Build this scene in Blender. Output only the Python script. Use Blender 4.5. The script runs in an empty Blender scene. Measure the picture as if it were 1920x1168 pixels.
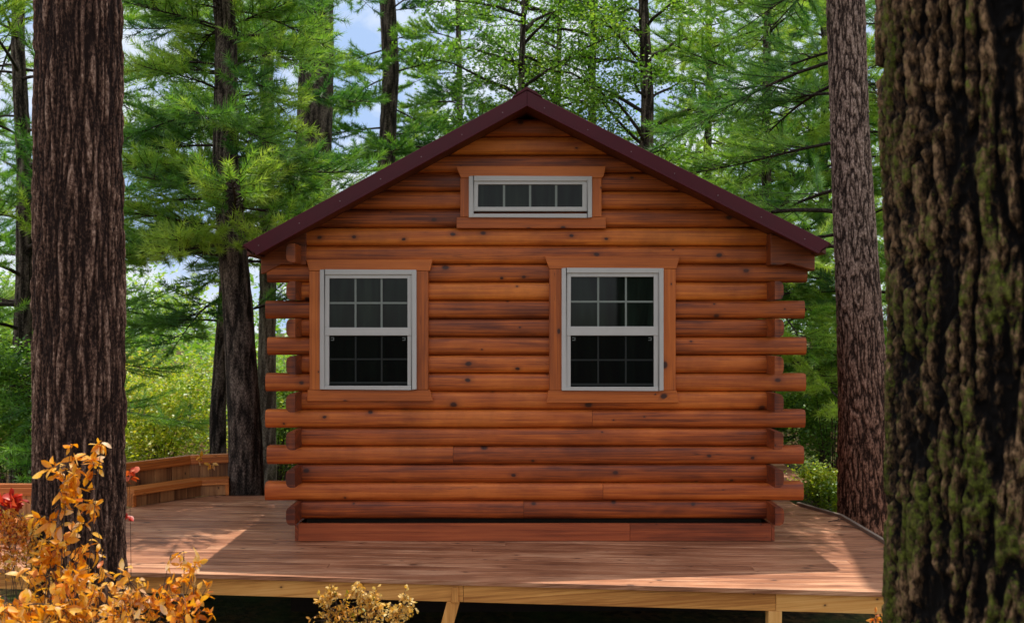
import bpy, bmesh, math, random
import numpy as np
from mathutils import Vector, Matrix, noise, Quaternion

random.seed(7)
rng = np.random.default_rng(11)
S = bpy.context.scene
COL = S.collection
R = math.radians
F = 1867.0          # focal length in photo pixels
EYE = 2.05          # eye height over the deck
HOR = 605.0
GROUND = -0.80
def px(x, Y): return (x - 960.0) * Y / F
def pz(y, Y): return EYE + (HOR - y) * Y / F
def P(x, y, Y): return Vector((px(x, Y), Y, pz(y, Y)))

# ------------------------------------------------------------------ node helpers
def new_mat(name):
    m = bpy.data.materials.new(name); m.use_nodes = True
    nt = m.node_tree; nt.nodes.clear()
    return m, nt
class N:
    def __init__(s, nt): s.nt = nt
    def node(s, t, **kw):
        n = s.nt.nodes.new(t)
        for k, v in kw.items():
            if k.startswith('_'): setattr(n, k[1:], v)
        return n
    def link(s, a, b): s.nt.links.new(a, b)
    def val(s, sock, v):
        if hasattr(v, 'is_linked') or isinstance(v, bpy.types.NodeSocket): s.link(v, sock)
        else: sock.default_value = v
    def math(s, op, a, b=None, c=None, clamp=False):
        n = s.nt.nodes.new('ShaderNodeMath'); n.operation = op; n.use_clamp = clamp
        s.val(n.inputs[0], a)
        if b is not None: s.val(n.inputs[1], b)
        if c is not None: s.val(n.inputs[2], c)
        return n.outputs[0]
    def vmul(s, v, xyz):
        n = s.nt.nodes.new('ShaderNodeVectorMath'); n.operation = 'MULTIPLY'
        s.link(v, n.inputs[0]); n.inputs[1].default_value = xyz
        return n.outputs[0]
    def noise(s, vec, scale, detail=4, rough=0.55, dist=0.0):
        n = s.nt.nodes.new('ShaderNodeTexNoise')
        if vec is not None: s.link(vec, n.inputs['Vector'])
        n.inputs['Scale'].default_value = scale; n.inputs['Detail'].default_value = detail
        n.inputs['Roughness'].default_value = rough; n.inputs['Distortion'].default_value = dist
        return n.outputs['Fac']
    def ramp(s, fac, stops, interp='LINEAR'):
        n = s.nt.nodes.new('ShaderNodeValToRGB'); n.color_ramp.interpolation = interp
        e = n.color_ramp.elements
        while len(e) > 1: e.remove(e[-1])
        for i, (p, c) in enumerate(stops):
            el = e[0] if i == 0 else e.new(p)
            el.position = p; el.color = (c[0], c[1], c[2], 1) if not isinstance(c, (int, float)) else (c, c, c, 1)
        s.link(fac, n.inputs[0]); return n.outputs[0]
    def mix(s, fac, a, b, blend='MIX'):
        n = s.nt.nodes.new('ShaderNodeMix'); n.data_type = 'RGBA'; n.blend_type = blend
        s.val(n.inputs[0], fac)
        for sock, v in ((n.inputs[6], a), (n.inputs[7], b)):
            if isinstance(v, (tuple, list)): sock.default_value = (v[0], v[1], v[2], 1)
            else: s.link(v, sock)
        return n.outputs[2]
    def attr(s, name):
        n = s.nt.nodes.new('ShaderNodeAttribute'); n.attribute_name = name
        return n
    def bump(s, h, strength=0.3, dist=0.01, normal=None):
        n = s.nt.nodes.new('ShaderNodeBump'); s.link(h, n.inputs['Height'])
        n.inputs['Strength'].default_value = strength; n.inputs['Distance'].default_value = dist
        if normal is not None: s.link(normal, n.inputs['Normal'])
        return n.outputs[0]
    def principled(s, color, rough=0.6, normal=None, spec=0.5, metal=0.0):
        n = s.nt.nodes.new('ShaderNodeBsdfPrincipled')
        s.val(n.inputs['Base Color'], color if not isinstance(color, tuple) else (*color, 1))
        s.val(n.inputs['Roughness'], rough); n.inputs['Specular IOR Level'].default_value = spec
        n.inputs['Metallic'].default_value = metal
        if normal is not None: s.link(normal, n.inputs['Normal'])
        return n.outputs[0]
    def out(s, sh):
        o = s.nt.nodes.new('ShaderNodeOutputMaterial'); s.link(sh, o.inputs['Surface'])

def wood_mat(name, lo, mid, hi, knot=(0.05, 0.015, 0.008), rough=0.5, knots=True, grain=1.1, low_tint=None, dirt=None, board=0.34):
    m, nt = new_mat(name); n = N(nt)
    tc = nt.nodes.new('ShaderNodeTexCoord')
    uv = tc.outputs['UV']
    g1 = n.noise(n.vmul(uv, (0.9, 44, 1)), 1.0, 6, 0.65, 0.6)
    g2 = n.noise(n.vmul(uv, (5, 190, 1)), 1.0, 3, 0.6)
    bl = n.noise(n.vmul(uv, (0.9, 4.5, 1)), 1.0, 3, 0.6, 0.5)
    at = n.attr('tint').outputs['Fac']
    f = n.math('ADD', n.math('MULTIPLY', g1, grain), n.math('MULTIPLY', g2, 0.22))
    f = n.math('ADD', f, n.math('MULTIPLY', bl, 0.75))
    f = n.math('ADD', f, n.math('MULTIPLY', n.math('SUBTRACT', at, 0.5), board))
    f = n.math('SUBTRACT', f, 0.235 + (grain - 0.5) * 0.5)
    col = n.ramp(f, [(0.22, lo), (0.5, mid), (0.78, hi)])
    h = g1
    if knots:
        v = nt.nodes.new('ShaderNodeTexVoronoi'); v.feature = 'F1'; v.voronoi_dimensions = '2D'
        wob = n.noise(n.vmul(uv, (9, 22, 1)), 1.0, 2)
        va = nt.nodes.new('ShaderNodeVectorMath'); va.operation = 'MULTIPLY_ADD'
        n.link(wob, va.inputs[0]); va.inputs[1].default_value = (0.05, 0.05, 0); n.link(n.vmul(uv, (2.5, 3.6, 1)), va.inputs[2])
        n.link(va.outputs[0], v.inputs['Vector']); v.inputs['Scale'].default_value = 1.0
        sep = nt.nodes.new('ShaderNodeSeparateColor'); n.link(v.outputs['Color'], sep.inputs[0])
        size = n.math('MULTIPLY', n.math('GREATER_THAN', sep.outputs[0], 0.45), n.math('MULTIPLY_ADD', n.math('POWER', sep.outputs[1], 2.0), 0.075, 0.026))
        d = n.math('DIVIDE', v.outputs['Distance'], n.math('MAXIMUM', size, 0.001))
        core = n.math('SUBTRACT', 1.0, n.math('SMOOTH_MIN', n.math('MULTIPLY', d, 0.9), 1.0, 0.3), None, True)
        halo = n.math('SUBTRACT', 1.0, n.math('MULTIPLY', d, 0.36), None, True)
        col = n.mix(n.math('MULTIPLY', halo, 0.6), col, lo)
        col = n.mix(n.math('MULTIPLY', core, 2.2, None, True), col, knot)
    ck = n.noise(n.vmul(uv, (0.7, 17, 1)), 1.0, 2, 0.5, 0.5)
    ck = n.math('SUBTRACT', 1.0, n.math('MULTIPLY', n.math('ABSOLUTE', n.math('SUBTRACT', ck, 0.5)), 75.0), None, True)
    ckm = n.ramp(n.noise(n.vmul(uv, (1.1, 6, 1)), 1.0, 2), [(0.55, 0.0), (0.66, 0.75)])
    col = n.mix(n.math('MULTIPLY', ck, ckm), col, knot)
    geo = nt.nodes.new('ShaderNodeNewGeometry')
    sx = nt.nodes.new('ShaderNodeSeparateXYZ'); n.link(geo.outputs['Position'], sx.inputs[0])
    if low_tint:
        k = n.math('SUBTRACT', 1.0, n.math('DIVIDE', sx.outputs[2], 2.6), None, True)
        col = n.mix(n.math('MULTIPLY', k, 0.75), col, n.mix(1.0, col, low_tint, 'MULTIPLY'))  # lower courses redder: bounce light from the deck put into the stain colour
    if dirt:
        dn = n.noise(geo.outputs['Position'], 1.7, 5, 0.65)
        col = n.mix(n.ramp(dn, [(0.45, 0.0), (0.72, dirt)]), col, lo)
    rr = n.math('ADD', n.math('MULTIPLY', g1, 0.25), rough - 0.12)
    nrm = n.bump(n.math('ADD', g1, n.math('MULTIPLY', g2, 0.6)), 0.25, 0.006)
    n.out(n.principled(col, rr, nrm, 0.4))
    return m

def plain_mat(name, c, rough=0.5, spec=0.5, var=0.25, scale=14, metal=0.0, bump=0.05):
    m, nt = new_mat(name); n = N(nt)
    tc = nt.nodes.new('ShaderNodeTexCoord')
    a = n.noise(tc.outputs['Object'], scale, 5, 0.6)
    b = n.noise(tc.outputs['Object'], scale * 0.12, 3, 0.5)
    k = n.math('ADD', n.math('MULTIPLY', a, 0.6), n.math('MULTIPLY', b, 0.4))
    col = n.ramp(k, [(0.3, tuple(v * (1 - var) for v in c)), (0.7, tuple(min(1, v * (1 + var)) for v in c))])
    n.out(n.principled(col, n.math('MULTIPLY_ADD', a, 0.25, rough - 0.12), n.bump(a, bump, 0.004), spec, metal))
    return m

def bark_mat(name, deep, mid, ridge, moss=None, red=None, scale=1.0):
    m, nt = new_mat(name); n = N(nt)
    tc = nt.nodes.new('ShaderNodeTexCoord'); ob = tc.outputs['Object']
    h = n.attr('tint').outputs['Fac']
    fine = n.noise(n.vmul(ob, (1, 1, 0.45)), 75 * scale, 5, 0.75)
    big = n.noise(n.vmul(ob, (1, 1, 0.35)), 2.4, 4, 0.6)
    k = n.math('ADD', n.math('MULTIPLY', h, 0.72), n.math('MULTIPLY', n.math('SUBTRACT', fine, 0.5), 2.1))
    k = n.math('ADD', k, n.math('MULTIPLY', n.math('SUBTRACT', big, 0.5), 0.35))
    col = n.ramp(k, [(0.24, deep), (0.55, mid), (0.9, ridge)] if moss else [(0.12, deep), (0.48, mid), (0.85, ridge)])  # deep furrows blackened: dirt plus crevice shade put into the bark colour
    geo = nt.nodes.new('ShaderNodeNewGeometry')
    sx = nt.nodes.new('ShaderNodeSeparateXYZ'); n.link(geo.outputs['Position'], sx.inputs[0])
    if red:
        q = n.math('SUBTRACT', 1.0, n.math('DIVIDE', n.math('SUBTRACT', sx.outputs[2], 0.0), 3.0), None, True)
        col = n.mix(n.math('MULTIPLY', q, 0.8), col, n.mix(1.0, col, red, 'MULTIPLY'))
    if moss:
        mn = n.noise(n.vmul(ob, (1, 1, 0.45)), 5.2, 7, 0.75, 0.4)
        mf = n.noise(ob, 44, 4, 0.75)
        mk = n.math('ADD', n.math('MULTIPLY', mn, 0.75), n.math('MULTIPLY', mf, 0.3))
        mk = n.math('ADD', mk, n.math('MULTIPLY', h, 0.16)); mk = n.math('SUBTRACT', mk, n.math('MULTIPLY', n.math('SUBTRACT', sx.outputs[2], 1.7), 0.035))
        mcol = n.ramp(mf, [(0.38, tuple(c * 0.12 for c in moss)), (0.52, moss), (0.68, tuple(c * 2.4 for c in moss))])
        col = n.mix(n.ramp(mk, [(0.63, 0.0), (0.71, 0.85)]), col, mcol)
    hh = n.math('ADD', h, n.math('MULTIPLY', fine, 0.6))
    n.out(n.principled(col, 0.9, n.bump(hh, 0.7, 0.012), 0.15))
    return m

def leaf_mat(name, stops, trans=0.45, gloss=0.06, noise_scale=0.0):
    m, nt = new_mat(name); n = N(nt)
    f = n.attr('tint').outputs['Fac']
    if noise_scale:
        tc = nt.nodes.new('ShaderNodeTexCoord')
        f = n.math('ADD', f, n.math('MULTIPLY', n.math('SUBTRACT', n.noise(tc.outputs['Object'], noise_scale, 4, 0.65), 0.5), 1.0))
    col = n.ramp(f, stops)
    d = nt.nodes.new('ShaderNodeBsdfDiffuse'); n.link(col, d.inputs[0])
    t = nt.nodes.new('ShaderNodeBsdfTranslucent')
    n.link(n.mix(1.0, col, (1.12, 1.12, 0.7), 'MULTIPLY'), t.inputs[0])
    mx = nt.nodes.new('ShaderNodeMixShader'); mx.inputs[0].default_value = trans
    n.link(d.outputs[0], mx.inputs[1]); n.link(t.outputs[0], mx.inputs[2])
    g = nt.nodes.new('ShaderNodeBsdfGlossy'); g.inputs['Roughness'].default_value = 0.45
    g.inputs['Color'].default_value = (0.9, 0.95, 0.9, 1)
    m2 = nt.nodes.new('ShaderNodeMixShader'); m2.inputs[0].default_value = gloss
    n.link(mx.outputs[0], m2.inputs[1]); n.link(g.outputs[0], m2.inputs[2])
    n.out(m2.outputs[0])
    return m

M = {}
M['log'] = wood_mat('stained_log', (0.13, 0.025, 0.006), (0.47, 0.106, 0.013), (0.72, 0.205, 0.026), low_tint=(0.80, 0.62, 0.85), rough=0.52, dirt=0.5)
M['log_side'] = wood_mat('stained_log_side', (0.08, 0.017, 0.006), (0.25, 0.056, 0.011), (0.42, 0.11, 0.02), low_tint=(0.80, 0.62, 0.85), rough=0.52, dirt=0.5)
M['trim'] = wood_mat('stained_trim', (0.25, 0.053, 0.008), (0.46, 0.108, 0.014), (0.59, 0.155, 0.021), rough=0.5)
M['skirt'] = wood_mat('stained_skirting', (0.15, 0.028, 0.008), (0.33, 0.066, 0.017), (0.45, 0.105, 0.028), rough=0.5)
M['deck'] = wood_mat('deck_stain', (0.11, 0.034, 0.014), (0.39, 0.155, 0.072), (0.70, 0.38, 0.215), knot=(0.1, 0.04, 0.02), rough=0.52, dirt=0.4, board=0.2)
M['rim'] = wood_mat('deck_rim', (0.42, 0.15, 0.028), (0.74, 0.33, 0.078), (0.88, 0.47, 0.15), knot=(0.12, 0.05, 0.02), rough=0.6)
M['bench'] = wood_mat('bench_wood', (0.32, 0.085, 0.016), (0.58, 0.18, 0.036), (0.76, 0.30, 0.08), rough=0.5)
M['bench_slat'] = wood_mat('bench_slat', (0.12, 0.045, 0.016), (0.30, 0.13, 0.045), (0.46, 0.22, 0.08), rough=0.6, dirt=0.6)
M['grey_wood'] = wood_mat('weathered_edge', (0.14, 0.10, 0.075), (0.25, 0.18, 0.13), (0.36, 0.27, 0.2), rough=0.7)
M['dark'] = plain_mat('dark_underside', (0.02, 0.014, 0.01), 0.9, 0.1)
M['metal'] = plain_mat('burgundy_metal', (0.070, 0.008, 0.013), 0.42, 0.2, 0.14, 6)
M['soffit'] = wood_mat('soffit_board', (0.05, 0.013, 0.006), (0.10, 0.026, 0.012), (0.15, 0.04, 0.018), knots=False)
M['vinyl'] = plain_mat('grey_vinyl', (0.48, 0.455, 0.42), 0.4, 0.5, 0.06, 9)
M['muntin'] = plain_mat('muntin_grey', (0.19, 0.21, 0.18), 0.45, 0.4, 0.05)
M['muntin2'] = plain_mat('muntin_dim', (0.12, 0.13, 0.118), 0.5, 0.3, 0.05)
M['screw'] = plain_mat('screw_metal', (0.2, 0.12, 0.12), 0.35, 0.6, 0.1)
def glass_mat():
    m, nt = new_mat('window_glass'); n = N(nt)
    tc = nt.nodes.new('ShaderNodeTexCoord')
    a = n.noise(n.vmul(tc.outputs['Object'], (9, 9, 0.9)), 1.0, 3, 0.5, 0.8)
    col = n.ramp(a, [(0.35, (0.004, 0.005, 0.004)), (0.62, (0.010, 0.016, 0.011)), (0.75, (0.020, 0.027, 0.018))])  # green streaks: tree reflections put into the dark pane colour
    w = n.noise(tc.outputs['Object'], 3.0, 2, 0.4)
    n.out(n.principled(col, 0.04, n.bump(w, 0.03, 0.01), 0.14)); return m
M['glass'] = glass_mat()
def screen_mat():
    m, nt = new_mat('insect_mesh'); n = N(nt)
    d = nt.nodes.new('ShaderNodeBsdfDiffuse'); d.inputs[0].default_value = (0.006, 0.006, 0.006, 1)
    t = nt.nodes.new('ShaderNodeBsdfTransparent')
    mx = nt.nodes.new('ShaderNodeMixShader'); mx.inputs[0].default_value = 0.55
    n.link(t.outputs[0], mx.inputs[1]); n.link(d.outputs[0], mx.inputs[2]); n.out(mx.outputs[0]); return m
M['screen'] = screen_mat()
M['bark_red'] = bark_mat('bark_red', (0.016, 0.008, 0.006), (0.13, 0.067, 0.045), (0.45, 0.285, 0.205))
M['bark_grey'] = bark_mat('bark_grey', (0.022, 0.013, 0.010), (0.19, 0.125, 0.095), (0.46, 0.33, 0.26), red=(1.0, 0.55, 0.38))
M['bark_moss'] = bark_mat('bark_moss', (0.0025, 0.0016, 0.0012), (0.06, 0.033, 0.016), (0.30, 0.175, 0.09), moss=(0.060, 0.072, 0.008), scale=0.8)
M['bark_dark'] = bark_mat('bark_dark', (0.012, 0.009, 0.007), (0.085, 0.062, 0.048), (0.26, 0.20, 0.16))
M['bark_pale'] = bark_mat('bark_pale', (0.08, 0.06, 0.045), (0.25, 0.2, 0.155), (0.45, 0.38, 0.3))
M['twig'] = plain_mat('twig_bark', (0.09, 0.06, 0.045), 0.9, 0.1)
G = lambda *s: [(i / (len(s) - 1), c) for i, c in enumerate(s)]
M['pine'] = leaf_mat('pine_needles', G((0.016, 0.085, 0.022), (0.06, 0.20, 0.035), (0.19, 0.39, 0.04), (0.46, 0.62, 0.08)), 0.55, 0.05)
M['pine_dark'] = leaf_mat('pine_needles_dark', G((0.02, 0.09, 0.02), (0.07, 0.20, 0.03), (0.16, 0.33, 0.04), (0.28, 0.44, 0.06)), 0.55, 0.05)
M['leaf'] = leaf_mat('broad_leaves', G((0.035, 0.11, 0.016), (0.11, 0.26, 0.025), (0.23, 0.42, 0.04), (0.44, 0.56, 0.06)), 0.55, 0.06)
M['leaf_yel'] = leaf_mat('shrub_leaves', G((0.06, 0.15, 0.014), (0.21, 0.36, 0.02), (0.46, 0.56, 0.03), (0.72, 0.62, 0.06)), 0.55, 0.06)
M['autumn'] = leaf_mat('autumn_leaves', G((0.50, 0.10, 0.008), (0.74, 0.235, 0.008), (0.86, 0.36, 0.012), (0.88, 0.48, 0.05), (0.90, 0.62, 0.36)), 0.45, 0.03, 26)
M['golden'] = leaf_mat('golden_leaves', G((0.24, 0.26, 0.02), (0.66, 0.28, 0.03), (0.84, 0.50, 0.08), (0.88, 0.66, 0.28)), 0.42, 0.03, 12)
M['red'] = leaf_mat('red_leaves', G((0.35, 0.012, 0.012), (0.68, 0.04, 0.02), (0.75, 0.14, 0.03)), 0.4, 0.05)
M['rust'] = leaf_mat('rust_leaves', G((0.50, 0.12, 0.015), (0.80, 0.24, 0.02), (0.90, 0.42, 0.04), (0.88, 0.58, 0.12)), 0.48, 0.05, 10)
def ground_mat():
    m, nt = new_mat('forest_floor'); n = N(nt)
    tc = nt.nodes.new('ShaderNodeTexCoord'); ob = tc.outputs['Object']
    a = n.noise(ob, 0.35, 5, 0.6); b = n.noise(ob, 9, 6, 0.7)
    v = nt.nodes.new('ShaderNodeTexVoronoi'); n.link(ob, v.inputs['Vector']); v.inputs['Scale'].default_value = 16
    sep = nt.nodes.new('ShaderNodeSeparateColor'); n.link(v.outputs['Color'], sep.inputs[0])
    lit = n.ramp(sep.outputs[0], [(0.0, (0.025, 0.014, 0.008)), (0.5, (0.075, 0.042, 0.02)), (1.0, (0.16, 0.085, 0.03))])
    grn = n.ramp(b, [(0.3, (0.02, 0.04, 0.01)), (0.7, (0.07, 0.11, 0.02))])
    col = n.mix(n.ramp(a, [(0.45, 0.0), (0.6, 1.0)]), lit, grn)
    n.out(n.principled(col, 0.95, n.bump(b, 0.8, 0.05), 0.1)); return m
M['ground'] = ground_mat()

# ------------------------------------------------------------------ object helpers
def finish(ob, name, parent):
    ob.name = name; COL.objects.link(ob)
    if parent is not None:
        ob.parent = parent
        w = parent.matrix_world if parent.parent is None else parent.parent.matrix_world @ parent.matrix_basis
    return ob
def world_of(o):
    m = o.matrix_basis.copy(); p = o.parent
    while p is not None: m = p.matrix_basis @ m; p = p.parent
    return m
def thing(name, label, cat, loc=(0, 0, 0), group=None):
    o = bpy.data.objects.new(name, None); COL.objects.link(o); o.location = loc
    o.empty_display_size = 0.2
    tag(o, label, cat, group); return o
def tag(o, label, cat, group=None, kind=None):
    if label: o['label'] = label
    if cat: o['category'] = cat
    if group: o['group'] = group
    if kind: o['kind'] = kind
    return o

class MB:
    """collects shapes in world coordinates, builds ONE mesh object"""
    def __init__(s): s.v = []; s.f = []; s.uv = []; s.t = []; s.smooth = []
    def face(s, pts, uvs, tint, smooth=False):
        i = len(s.v); s.v += [tuple(p) for p in pts]; s.f.append(tuple(range(i, i + len(pts))))
        s.uv += uvs; s.t += [tint] * len(pts); s.smooth.append(smooth)
    def prism(s, poly, axis, a, b, tint=None, along=None):
        """poly: list of 2D points in the plane normal to axis ('x','y','z'); extruded a..b"""
        tint = random.random() if tint is None else tint
        off = random.uniform(0, 50)
        def mk(p, d):
            return {'x': (d, p[0], p[1]), 'y': (p[0], d, p[1]), 'z': (p[0], p[1], d)}[axis]
        xs = [p[0] for p in poly]; ys = [p[1] for p in poly]
        if along is None: along = 'u' if (max(xs) - min(xs)) >= (max(ys) - min(ys)) else 'v'
        def uvp(p, d=0):
            if along == 'z': return (d + off, p[0] + p[1] + off * 3)
            return (p[0] + off, p[1] + d + off * 3) if along == 'u' else (p[1] + off, p[0] + d + off * 3)
        area = sum(poly[i][0] * poly[(i + 1) % len(poly)][1] - poly[(i + 1) % len(poly)][0] * poly[i][1] for i in range(len(poly)))
        if area < 0: poly = poly[::-1]
        s.face([mk(p, a) for p in (poly if axis == 'y' else poly[::-1])], [uvp(p) for p in (poly if axis == 'y' else poly[::-1])], tint)
        s.face([mk(p, b) for p in (poly[::-1] if axis == 'y' else poly)], [uvp(p, .3) for p in (poly[::-1] if axis == 'y' else poly)], tint)
        k = len(poly)
        for i in range(k):
            p, q = poly[i], poly[(i + 1) % k]
            pts = [mk(p, a), mk(p, b), mk(q, b), mk(q, a)]
            uvs = [uvp(p), uvp(p, b - a), uvp(q, b - a), uvp(q)]
            if axis != 'y': pts = pts[::-1]; uvs = uvs[::-1]
            s.face(pts, uvs, tint)
    def box(s, x0, x1, y0, y1, z0, z1, tint=None):
        dx, dy, dz = abs(x1 - x0), abs(y1 - y0), abs(z1 - z0)
        if dx >= dy and dx >= dz: s.prism([(x0, z0), (x1, z0), (x1, z1), (x0, z1)], 'y', y0, y1, tint, 'u')
        elif dz >= dy: s.prism([(x0, z0), (x1, z0), (x1, z1), (x0, z1)], 'y', y0, y1, tint, 'v')
        else: s.prism([(y0, z0), (y1, z0), (y1, z1), (y0, z1)], 'x', x0, x1, tint, 'u')
    def tube(s, pts, rads, k=6, tint=0.5, cap=True):
        pts = [Vector(p) for p in pts]; rings = []
        base = len(s.v); L = 0
        for i, p in enumerate(pts):
            d = (pts[min(i + 1, len(pts) - 1)] - pts[max(i - 1, 0)]).normalized()
            a = d.orthogonal().normalized() if i == 0 else (a - d * a.dot(d)).normalized()
            b = d.cross(a)
            rings.append([p + (a * math.cos(2 * math.pi * j / k) + b * math.sin(2 * math.pi * j / k)) * rads[i] for j in range(k)])
        for r in rings: s.v += [tuple(q) for q in r]
        for i in range(len(rings) - 1):
            for j in range(k):
                s.f.append((base + i * k + j, base + i * k + (j + 1) % k, base + (i + 1) * k + (j + 1) % k, base + (i + 1) * k + j)); s.smooth.append(True)
                s.uv += [(i * .3, j * .1)] * 4
        s.t += [tint] * (len(rings) * k)
        if cap:
            for i0, rev in ((0, True), (len(rings) - 1, False)):
                idx = [base + i0 * k + j for j in range(k)]
                s.f.append(tuple(idx[::-1] if rev else idx)); s.smooth.append(False); s.uv += [(0, 0)] * k
    def build(s, name, mat, parent=None, bevel=0.0, weld=False):
        me = bpy.data.meshes.new(name)
        inv = world_of(parent).inverted() if parent is not None else Matrix.Identity(4)
        me.from_pydata([tuple(inv @ Vector(p)) for p in s.v], [], s.f)
        uvl = me.uv_layers.new(name='UVMap')
        uvl.data.foreach_set('uv', [c for u in s.uv for c in u])
        at = me.attributes.new('tint', 'FLOAT', 'POINT'); at.data.foreach_set('value', s.t)
        me.polygons.foreach_set('use_smooth', s.smooth)
        me.materials.append(mat); me.update()
        ob = bpy.data.objects.new(name, me); finish(ob, name, parent)
        if bevel:
            bm = bmesh.new(); bm.from_mesh(me); bmesh.ops.remove_doubles(bm, verts=bm.verts, dist=1e-5); bm.to_mesh(me); bm.free()
            md = ob.modifiers.new('bevel', 'BEVEL'); md.width = bevel; md.segments = 2; md.limit_method = 'ANGLE'; md.angle_limit = R(40)
        return ob

def np_mesh(name, V, Fc, T, mat, parent=None, smooth=False):
    """V (n,3) world, Fc (m,k) index array of equal polygons, T (n) tint"""
    me = bpy.data.meshes.new(name)
    V = np.asarray(V, dtype=np.float64)
    if parent is not None:
        inv = np.array(world_of(parent).inverted()); V = V @ inv[:3, :3].T + inv[:3, 3]
    m, k = Fc.shape
    me.vertices.add(len(V)); me.vertices.foreach_set('co', V.astype(np.float32).ravel())
    me.loops.add(m * k); me.loops.foreach_set('vertex_index', Fc.astype(np.int32).ravel())
    me.polygons.add(m); me.polygons.foreach_set('loop_start', np.arange(0, m * k, k, dtype=np.int32))
    at = me.attributes.new('tint', 'FLOAT', 'POINT'); at.data.foreach_set('value', np.asarray(T, dtype=np.float32))
    me.update(calc_edges=True); me.validate()
    if smooth: me.polygons.foreach_set('use_smooth', [True] * m)
    me.materials.append(mat)
    ob = bpy.data.objects.new(name, me); return finish(ob, name, parent)

def nrm(a): return a / np.maximum(np.linalg.norm(a, axis=-1, keepdims=True), 1e-9)

# ------------------------------------------------------------------ world, sun, camera
SUN_EL, SUN_AZ = R(74), R(13)       # azimuth measured from +Y (behind the cabin) toward +X
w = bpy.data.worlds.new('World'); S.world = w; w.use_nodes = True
nt = w.node_tree; nt.nodes.clear(); n = N(nt)
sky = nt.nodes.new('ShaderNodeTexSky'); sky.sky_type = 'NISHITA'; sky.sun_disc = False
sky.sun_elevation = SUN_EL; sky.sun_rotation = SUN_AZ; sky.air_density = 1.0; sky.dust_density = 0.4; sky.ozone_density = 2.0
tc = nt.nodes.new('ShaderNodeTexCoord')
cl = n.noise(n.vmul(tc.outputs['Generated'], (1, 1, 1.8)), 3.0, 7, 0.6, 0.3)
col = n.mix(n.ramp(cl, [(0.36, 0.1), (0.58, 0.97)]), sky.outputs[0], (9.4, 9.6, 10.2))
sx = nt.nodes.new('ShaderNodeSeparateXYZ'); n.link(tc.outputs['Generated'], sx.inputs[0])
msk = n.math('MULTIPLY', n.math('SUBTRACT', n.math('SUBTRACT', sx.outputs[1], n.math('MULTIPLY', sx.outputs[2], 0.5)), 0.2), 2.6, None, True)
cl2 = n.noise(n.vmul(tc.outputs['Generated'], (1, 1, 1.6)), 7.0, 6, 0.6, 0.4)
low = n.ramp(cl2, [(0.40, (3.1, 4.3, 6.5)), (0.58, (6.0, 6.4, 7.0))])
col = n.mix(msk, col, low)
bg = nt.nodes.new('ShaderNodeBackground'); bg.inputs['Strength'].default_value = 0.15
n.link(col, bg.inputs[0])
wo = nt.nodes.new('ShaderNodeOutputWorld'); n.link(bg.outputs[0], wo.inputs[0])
sl = bpy.data.lights.new('sun', 'SUN'); sl.energy = 5.0; sl.angle = R(0.5); sl.color = (1.0, 0.94, 0.84)
so = bpy.data.objects.new('sun', sl); COL.objects.link(so)
sd = Vector((math.cos(SUN_EL) * math.sin(SUN_AZ), math.cos(SUN_EL) * math.cos(SUN_AZ), math.sin(SUN_EL)))
so.rotation_euler = (-sd).to_track_quat('-Z', 'Y').to_euler(); so.location = sd * 40

cam = bpy.data.cameras.new('camera'); co = bpy.data.objects.new('camera', cam); COL.objects.link(co)
co.location = (0, 0, EYE); co.rotation_euler = (R(90), 0, 0)
cam.lens = 35.0; cam.sensor_width = 36.0; cam.shift_y = (HOR - 584) / 1920.0
cam.clip_end = 600; cam.clip_start = 0.05
cam.dof.use_dof = True; cam.dof.focus_distance = 9.2; cam.dof.aperture_fstop = 2.8
S.camera = co
S.view_settings.view_transform = 'Standard'; S.view_settings.look = 'None'; S.view_settings.exposure = 0
S.cycles.max_bounces = 6; S.cycles.diffuse_bounces = 3; S.cycles.glossy_bounces = 3; S.cycles.transmission_bounces = 4
S.cycles.transparent_max_bounces = 8
S.cycles.caustics_reflective = False; S.cycles.caustics_refractive = False
S.cycles.use_denoising = True

# ------------------------------------------------------------------ ground
def build_ground():
    n_ = 90; ring = [0.0] + [1.0 * 1.075 ** i for i in range(78)]
    V = []; Fc = []
    for i, r in enumerate(ring):
        for j in range(n_):
            a = 2 * math.pi * j / n_
            x, y = r * math.cos(a), 10 + r * math.sin(a)
            z = GROUND + 0.10 * noise.noise((x * 0.5, y * 0.5, 0)) * min(1, r / 8) + 0.5 * noise.noise((x * 0.06, y * 0.06, 3)) * min(1, max(0, r - 6) / 25)
            V.append((x, y, z - 0.02))
    for i in range(len(ring) - 1):
        for j in range(n_):
            Fc.append((i * n_ + j, i * n_ + (j + 1) % n_, (i + 1) * n_ + (j + 1) % n_, (i + 1) * n_ + j))
    o = np_mesh('ground', np.array(V), np.array(Fc)[:, ::-1], np.zeros(len(V)), M['ground'], None, True)
    bm = bmesh.new(); bm.from_mesh(o.data); bmesh.ops.recalc_face_normals(bm, faces=bm.faces); bm.to_mesh(o.data); bm.free()
    tag(o, 'brown leaf litter and low green growth under the trees', 'ground', kind='structure')
build_ground()

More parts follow.
